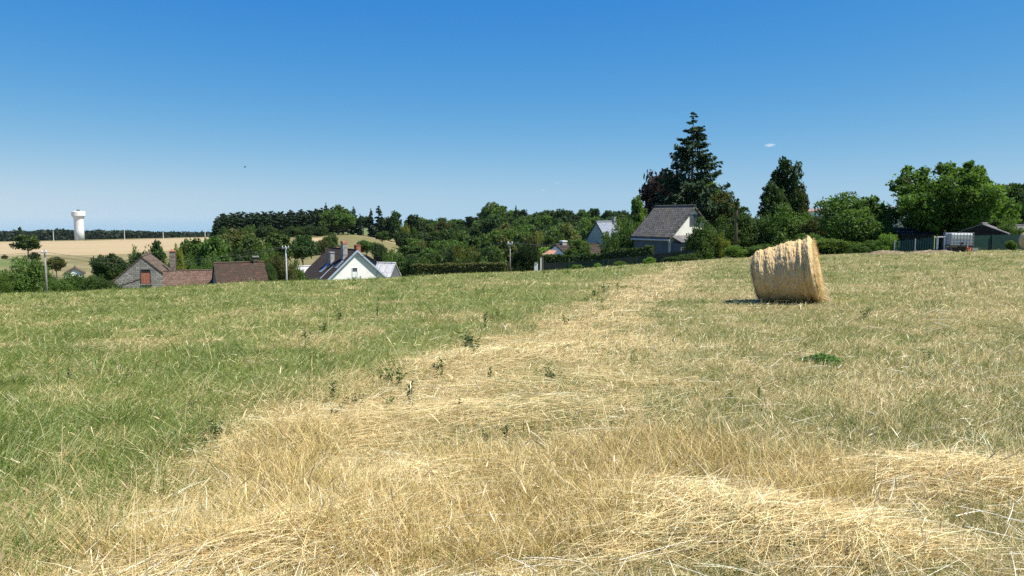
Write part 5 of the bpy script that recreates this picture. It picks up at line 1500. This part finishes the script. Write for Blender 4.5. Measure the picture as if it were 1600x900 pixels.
# bleached long stalks lying on top
x, y = sample(3000, 2.5, 15, 1.0)
s_ = bound_s(x, y); k = ((s_ < .2) & (rng.random(len(x)) > .8 * green_amount(x, y))) | (rng.random(len(x)) < .06); x, y = x[k], y[k]; n = len(x)
z = H(x, y) + rng.uniform(.02, .10, n)
a = flow(x, y) + rng.normal(0, .9, n)
D = np.stack([np.cos(a), np.sin(a), rng.uniform(-.05, .30, n)], 1)
B = np.stack([-np.sin(a) * .1, np.cos(a) * .1, -rng.uniform(.02, .3, n)], 1)
straw.add(strands(np.stack([x, y, z], 1), D, B, rng.uniform(.15, .5, n), np.maximum(rng.uniform(.0025, .0045, n), .00055 * y), mixc((.66, .58, .40), (.82, .77, .62), n, .1), 4, side=np.cross(D, np.array([[0, 0, 1.]])) + .3 * unit(n)))
# thin standing stalks with darker seed heads
x, y = sample(2600, 2.5, 14, .9)
k = (tall_dry(x, y) > .12) | (rng.random(len(x)) < .22); x, y = x[k], y[k]; n = len(x); z = H(x, y)
a = rng.uniform(0, 6.28, n); hz = np.stack([np.cos(a), np.sin(a), np.zeros(n)], 1)
D = hz * rng.uniform(.05, .5, n)[:, None] + np.array([[0, 0, 1.]]); B = hz * rng.uniform(.0, .35, n)[:, None] - np.array([[0, 0, .08]])
Ls = rng.uniform(.22, .48, n)
dryg.add(strands(np.stack([x, y, z], 1), D, B, Ls, np.maximum(rng.uniform(.0016, .0026, n), .0005 * y), mixc((.42, .32, .14), (.64, .52, .28), n), 4, taper=(1, .9, .8, .7)))
tip = np.stack([x, y, z], 1) + Ls[:, None] * (D + B)
dryg.add(strands(tip, D + 2 * B, B * .5, rng.uniform(.03, .08, n), rng.uniform(.004, .008, n), mixc((.40, .30, .15), (.62, .50, .30), n), 3, taper=(.4, 1, .8, .1)))
tag(green.build('green_grass', M['grass']), 'short green grass covering the left half of the field', None, None, 'stuff')
tag(dryg.build('dry_grass', M['straw'], gain=1.30), 'standing dry golden grass and stubble', None, None, 'stuff')
tag(straw.build('straw', M['straw'], gain=1.30), 'cut straw lying combed over the mown field', None, None, 'stuff')

reseed(39)
# ------------------------------------------------------------------ weeds
def weed_meshes(seed, h=.3, nl=70, spread=.16, stems=5, leaf=.026, tones=((.036, .075, .020), (.090, .150, .038))):
    r_ = random.Random(seed); mb = MB(); cen = []; nr = []
    for k in range(stems):
        a = r_.random() * 6.28; sp = spread * r_.uniform(.3, 1); hh = h * r_.uniform(.6, 1)
        pts = [(0.02 * math.cos(a), .02 * math.sin(a), -.03), (sp * .5 * math.cos(a), sp * .5 * math.sin(a), hh * .55), (sp * math.cos(a), sp * math.sin(a), hh)]
        mb.tube(pts, [.004, .003, .0015], 5)
        for i in range(nl // stems):
            t = r_.uniform(.2, 1.02)
            p = Vector(pts[1]).lerp(Vector(pts[2]), (t - .5) * 2) if t > .5 else Vector(pts[0]).lerp(Vector(pts[1]), t * 2)
            cen.append((p.x + r_.gauss(0, .022), p.y + r_.gauss(0, .022), p.z + r_.gauss(0, .012)))
    cen = np.array(cen); n = len(cen)
    nn = unit(n) * .7 + np.array([0, 0, .8]); nn /= np.linalg.norm(nn, axis=1)[:, None]
    V, q = cards(cen, nn, leaf * (.6 + .8 * rng.random(n)), .6)
    t = rng.random(n)[:, None]
    col = np.asarray(tones[0])[None] * (1 - t) + np.asarray(tones[1])[None] * t
    return mb.build('stem', M['weedstem'], link=False, smooth=True), np_mesh('foliage', V, q, np.repeat(col, 4, 0), M['leaf'], link=False)
M['weedstem'] = noise_mix('weed_stem', (.06, .08, .03), (.11, .12, .05), 20)
WP = [weed_meshes(1), weed_meshes(2, .36, 90, .20, 7), weed_meshes(3, .22, 50, .14, 4), weed_meshes(4, .42, 60, .10, 3)]
spots = [(930, 464, 1.3, 'in the tall clump at the far end of the straw strip'), (946, 458, 1.4, 'in the tall clump at the far end of the straw strip'), (918, 470, 1.0, 'in the tall clump at the far end of the straw strip'), (965, 455, .9, 'in the tall clump at the far end of the straw strip'),
         (940, 473, .8, 'in the tall clump at the far end of the straw strip'), (885, 508, 1.0, 'alone at the right border of the straw strip'), (775, 500, 1.3, 'on the grass edge above the straw strip'), (758, 512, 1.1, 'on the grass edge above the straw strip'),
         (737, 548, 1.5, 'tall stalk on the grass edge in mid field'), (728, 540, 1.1, 'on the grass edge in mid field'), (745, 556, 1.0, 'on the grass edge in mid field'), (690, 590, .9, 'on the grass edge in mid field'), (682, 584, .8, 'on the grass edge in mid field'),
         (528, 500, 1.0, 'inside the green grass left of centre'), (480, 530, 1.1, 'inside the green grass left of centre'), (590, 497, .9, 'inside the green grass left of centre'), (505, 520, 1.2, 'inside the green grass left of centre'),
         (620, 606, 1.2, 'at the lower grass edge'), (605, 600, 1.0, 'at the lower grass edge'), (640, 640, 1.0, 'at the lower grass edge'), (610, 640, .8, 'at the lower grass edge'), (560, 640, .7, 'at the lower grass edge'), (537, 645, .8, 'at the lower grass edge'),
         (520, 632, .9, 'at the lower grass edge'), (523, 660, .7, 'at the lower grass edge'), (342, 690, .9, 'in the lower left green grass'), (325, 700, .7, 'in the lower left green grass'), (765, 598, .7, 'on the bright straw strip'), (780, 600, .5, 'on the bright straw strip'),
         (862, 604, .9, 'right of the bright straw strip'), (873, 600, .7, 'right of the bright straw strip'), (720, 655, .6, 'on the lower straw strip'), (730, 650, .5, 'on the lower straw strip'), (1137, 628, .6, 'on the dry mown field right of centre'),
         (1108, 640, .6, 'on the dry mown field right of centre'), (1186, 630, .6, 'on the dry mown field right of centre'), (1293, 675, .5, 'on the dry mown field lower right'), (1350, 500, 1.0, 'in the mown field below the bale'), (760, 690, .6, 'on the heap in the middle foreground'), (790, 695, .6, 'on the heap in the middle foreground'),
         (250, 525, .8, 'far out in the green grass'), (1450, 560, .7, 'on the mown field near the right edge'), (1520, 690, .6, 'on the mown field near the right edge'), (110, 600, .7, 'in the green grass near the left edge'), (300, 640, .6, 'in the green grass near the left edge')]
words_ = ['dark leafy weed', 'bushy dark green weed', 'low spreading weed', 'thin upright weed']
for i, (px, py, s, where) in enumerate(spots):
    x_, y_ = gpt(px, py); k_ = i % 4
    o = thing('weed', f'{words_[k_]} {where}', 'weed', (x_, y_, h1(x_, y_)), random.random() * 6.28, 'weeds along the grass edge')
    s2 = s * (1 + .010 * y_) * .52
    o.scale = (s2 * (1.3 if k_ == 2 else 1), s2 * (1.3 if k_ == 2 else 1), s2)
    for me, nm in zip(WP[k_], ('stem', 'foliage')):
        c = bpy.data.objects.new(nm, me); C.objects.link(c); c.parent = o
def clover():
    x_, y_ = gpt(1285, 566); 
    o = thing('clover_patch', 'bright green clover patch on the dry mown field below the bale', 'clover', (x_, y_, h1(x_, y_)))
    w = 25 * y_ / FPX
    n = 1100
    a = rng.uniform(0, 6.28, n); r_ = rng.random(n) ** .62 * (1 + .25 * np.sin(a * 3) + .15 * np.sin(a * 7)) * rng.uniform(.8, 1.25, n)
    cen = np.stack([np.cos(a) * r_ * w, np.sin(a) * r_ * w * 1.0, .01 + .085 * rng.random(n) * np.clip(1.1 - r_ * .7, .2, 1)], 1)
    nn = unit(n) * .6 + np.array([0, 0, .9]); nn /= np.linalg.norm(nn, axis=1)[:, None]
    V, q = cards(cen, nn, .018 + .014 * rng.random(n), .8)
    np_mesh('foliage', V, q, np.repeat(mixc((.052, .115, .018), (.115, .20, .036), n), 4, 0), M['leaf'], o)
    mb = MB()
    for k in range(60):
        b = cen[k]; mb.tube([(b[0] * .9, b[1] * .9, -.02), tuple(b)], [.0015, .001], 4, cap=False)
    mb.build('stem', M['weedstem'], o)
clover()

# ------------------------------------------------------------------ bird and small clouds
def bird():
    Y = 140; p = at(383, 261, Y)
    o = thing('bird', 'tiny dark bird flying high in the blue sky on the left', 'bird', p, R(35))
    o.rotation_euler = (R(18), R(-28), R(35))
    MB().tube([(-.20, 0, 0), (-.12, 0, .02), (.02, 0, .03), (.13, 0, .02), (.18, 0, .015), (.22, 0, .005)], [.012, .05, .065, .05, .035, .006], 10).build('body', M['tile_brown'], o, smooth=True)
    for s in (-1, 1):
        w = MB()
        v = [(.07, s * .03, .03), (.10, s * .22, .10), (.02, s * .46, .06), (-.02, s * .40, .06), (-.05, s * .2, .08), (-.06, s * .03, .03)]
        w.add([Vector(q) for q in v] + [Vector(q) - Vector((0, 0, .012)) for q in v], [tuple(range(6)), tuple(range(6, 12))[::-1]] + [(i, 6 + i, 6 + (i + 1) % 6, (i + 1) % 6) for i in range(6)])
        w.build('wing', M['tile_brown'], o)
    t = MB(); v = [(-.18, -.02, .005), (-.30, -.06, 0), (-.30, .06, 0), (-.18, .02, .005)]
    t.add([Vector(q) for q in v] + [Vector(q) - Vector((0, 0, .008)) for q in v], [(0, 1, 2, 3), (7, 6, 5, 4)] + [(i, 4 + i, 4 + (i + 1) % 4, (i + 1) % 4) for i in range(4)])
    t.build('tail', M['tile_brown'], o)
bird()
def cloud_mat(dens):
    m, N, L, P = mat('cloud_vapour'); N.remove(P)
    out = N['Material Output']
    tc = N.new('ShaderNodeTexCoord')
    ln = N.new('ShaderNodeVectorMath'); ln.operation = 'LENGTH'; L.new(tc.outputs['Object'], ln.inputs[0])
    n = N.new('ShaderNodeTexNoise'); n.inputs['Scale'].default_value = 2.2; n.inputs['Detail'].default_value = 4; L.new(tc.outputs['Object'], n.inputs['Vector'])
    a = N.new('ShaderNodeMath'); a.operation = 'MULTIPLY_ADD'; a.inputs[1].default_value = 1.1; L.new(n.outputs['Fac'], a.inputs[0])
    s = N.new('ShaderNodeMath'); s.operation = 'SUBTRACT'; s.inputs[0].default_value = .42; L.new(ln.outputs['Value'], s.inputs[1]); L.new(s.outputs[0], a.inputs[2])
    c = N.new('ShaderNodeMath'); c.operation = 'MULTIPLY'; c.use_clamp = False; c.inputs[1].default_value = dens
    mxm = N.new('ShaderNodeMath'); mxm.operation = 'MAXIMUM'; mxm.inputs[1].default_value = 0; L.new(a.outputs[0], mxm.inputs[0]); L.new(mxm.outputs[0], c.inputs[0])
    v = N.new('ShaderNodeVolumePrincipled'); v.inputs['Color'].default_value = (.99, .99, .99, 1); L.new(c.outputs[0], v.inputs['Density'])
    L.new(v.outputs[0], out.inputs['Volume'])
    return m
def cloud(label, px, py, wpx, hpx, dens):
    Y = 6000; p = at(px, py, Y)
    bm = bmesh.new(); bmesh.ops.create_icosphere(bm, subdivisions=3, radius=1)
    me = bpy.data.meshes.new('cloud'); bm.to_mesh(me); bm.free(); me.materials.append(cloud_mat(dens))
    o = bpy.data.objects.new('cloud', me); C.objects.link(o); o.location = p
    o.scale = (wpx * Y / FPX / 2, wpx * Y / FPX / 3, hpx * Y / FPX / 2)
    o.rotation_euler = (0, R(-4), 0)
    tag(o, label, 'cloud')
sc.cycles.volume_bounces = 6
cloud('small white wispy cloud above the dark slim tree', 1203, 227, 21, 6.5, .035)
cloud('very faint cloud shred left of the tall spruce', 849, 297, 12, 5, .012)
cloud('faintest upper cloud shred left of the tall spruce', 871, 285.5, 14, 5, .008)

def haze():
    m = bpy.data.materials.new('haze_air'); m.use_nodes = True; N = m.node_tree.nodes; N.remove(N['Principled BSDF'])
    v = N.new('ShaderNodeVolumePrincipled'); v.inputs['Color'].default_value = (.65, .80, 1, 1); v.inputs['Density'].default_value = HAZE
    m.node_tree.links.new(v.outputs[0], N['Material Output'].inputs['Volume'])
    zs = GV[:, 2]
    o = MB().box(-6100, 6100, -6100, 6100, float(zs.min()) - 1, 24).build('haze', m)
    tag(o, kind='stuff')
HAZE = 0.00002
haze()
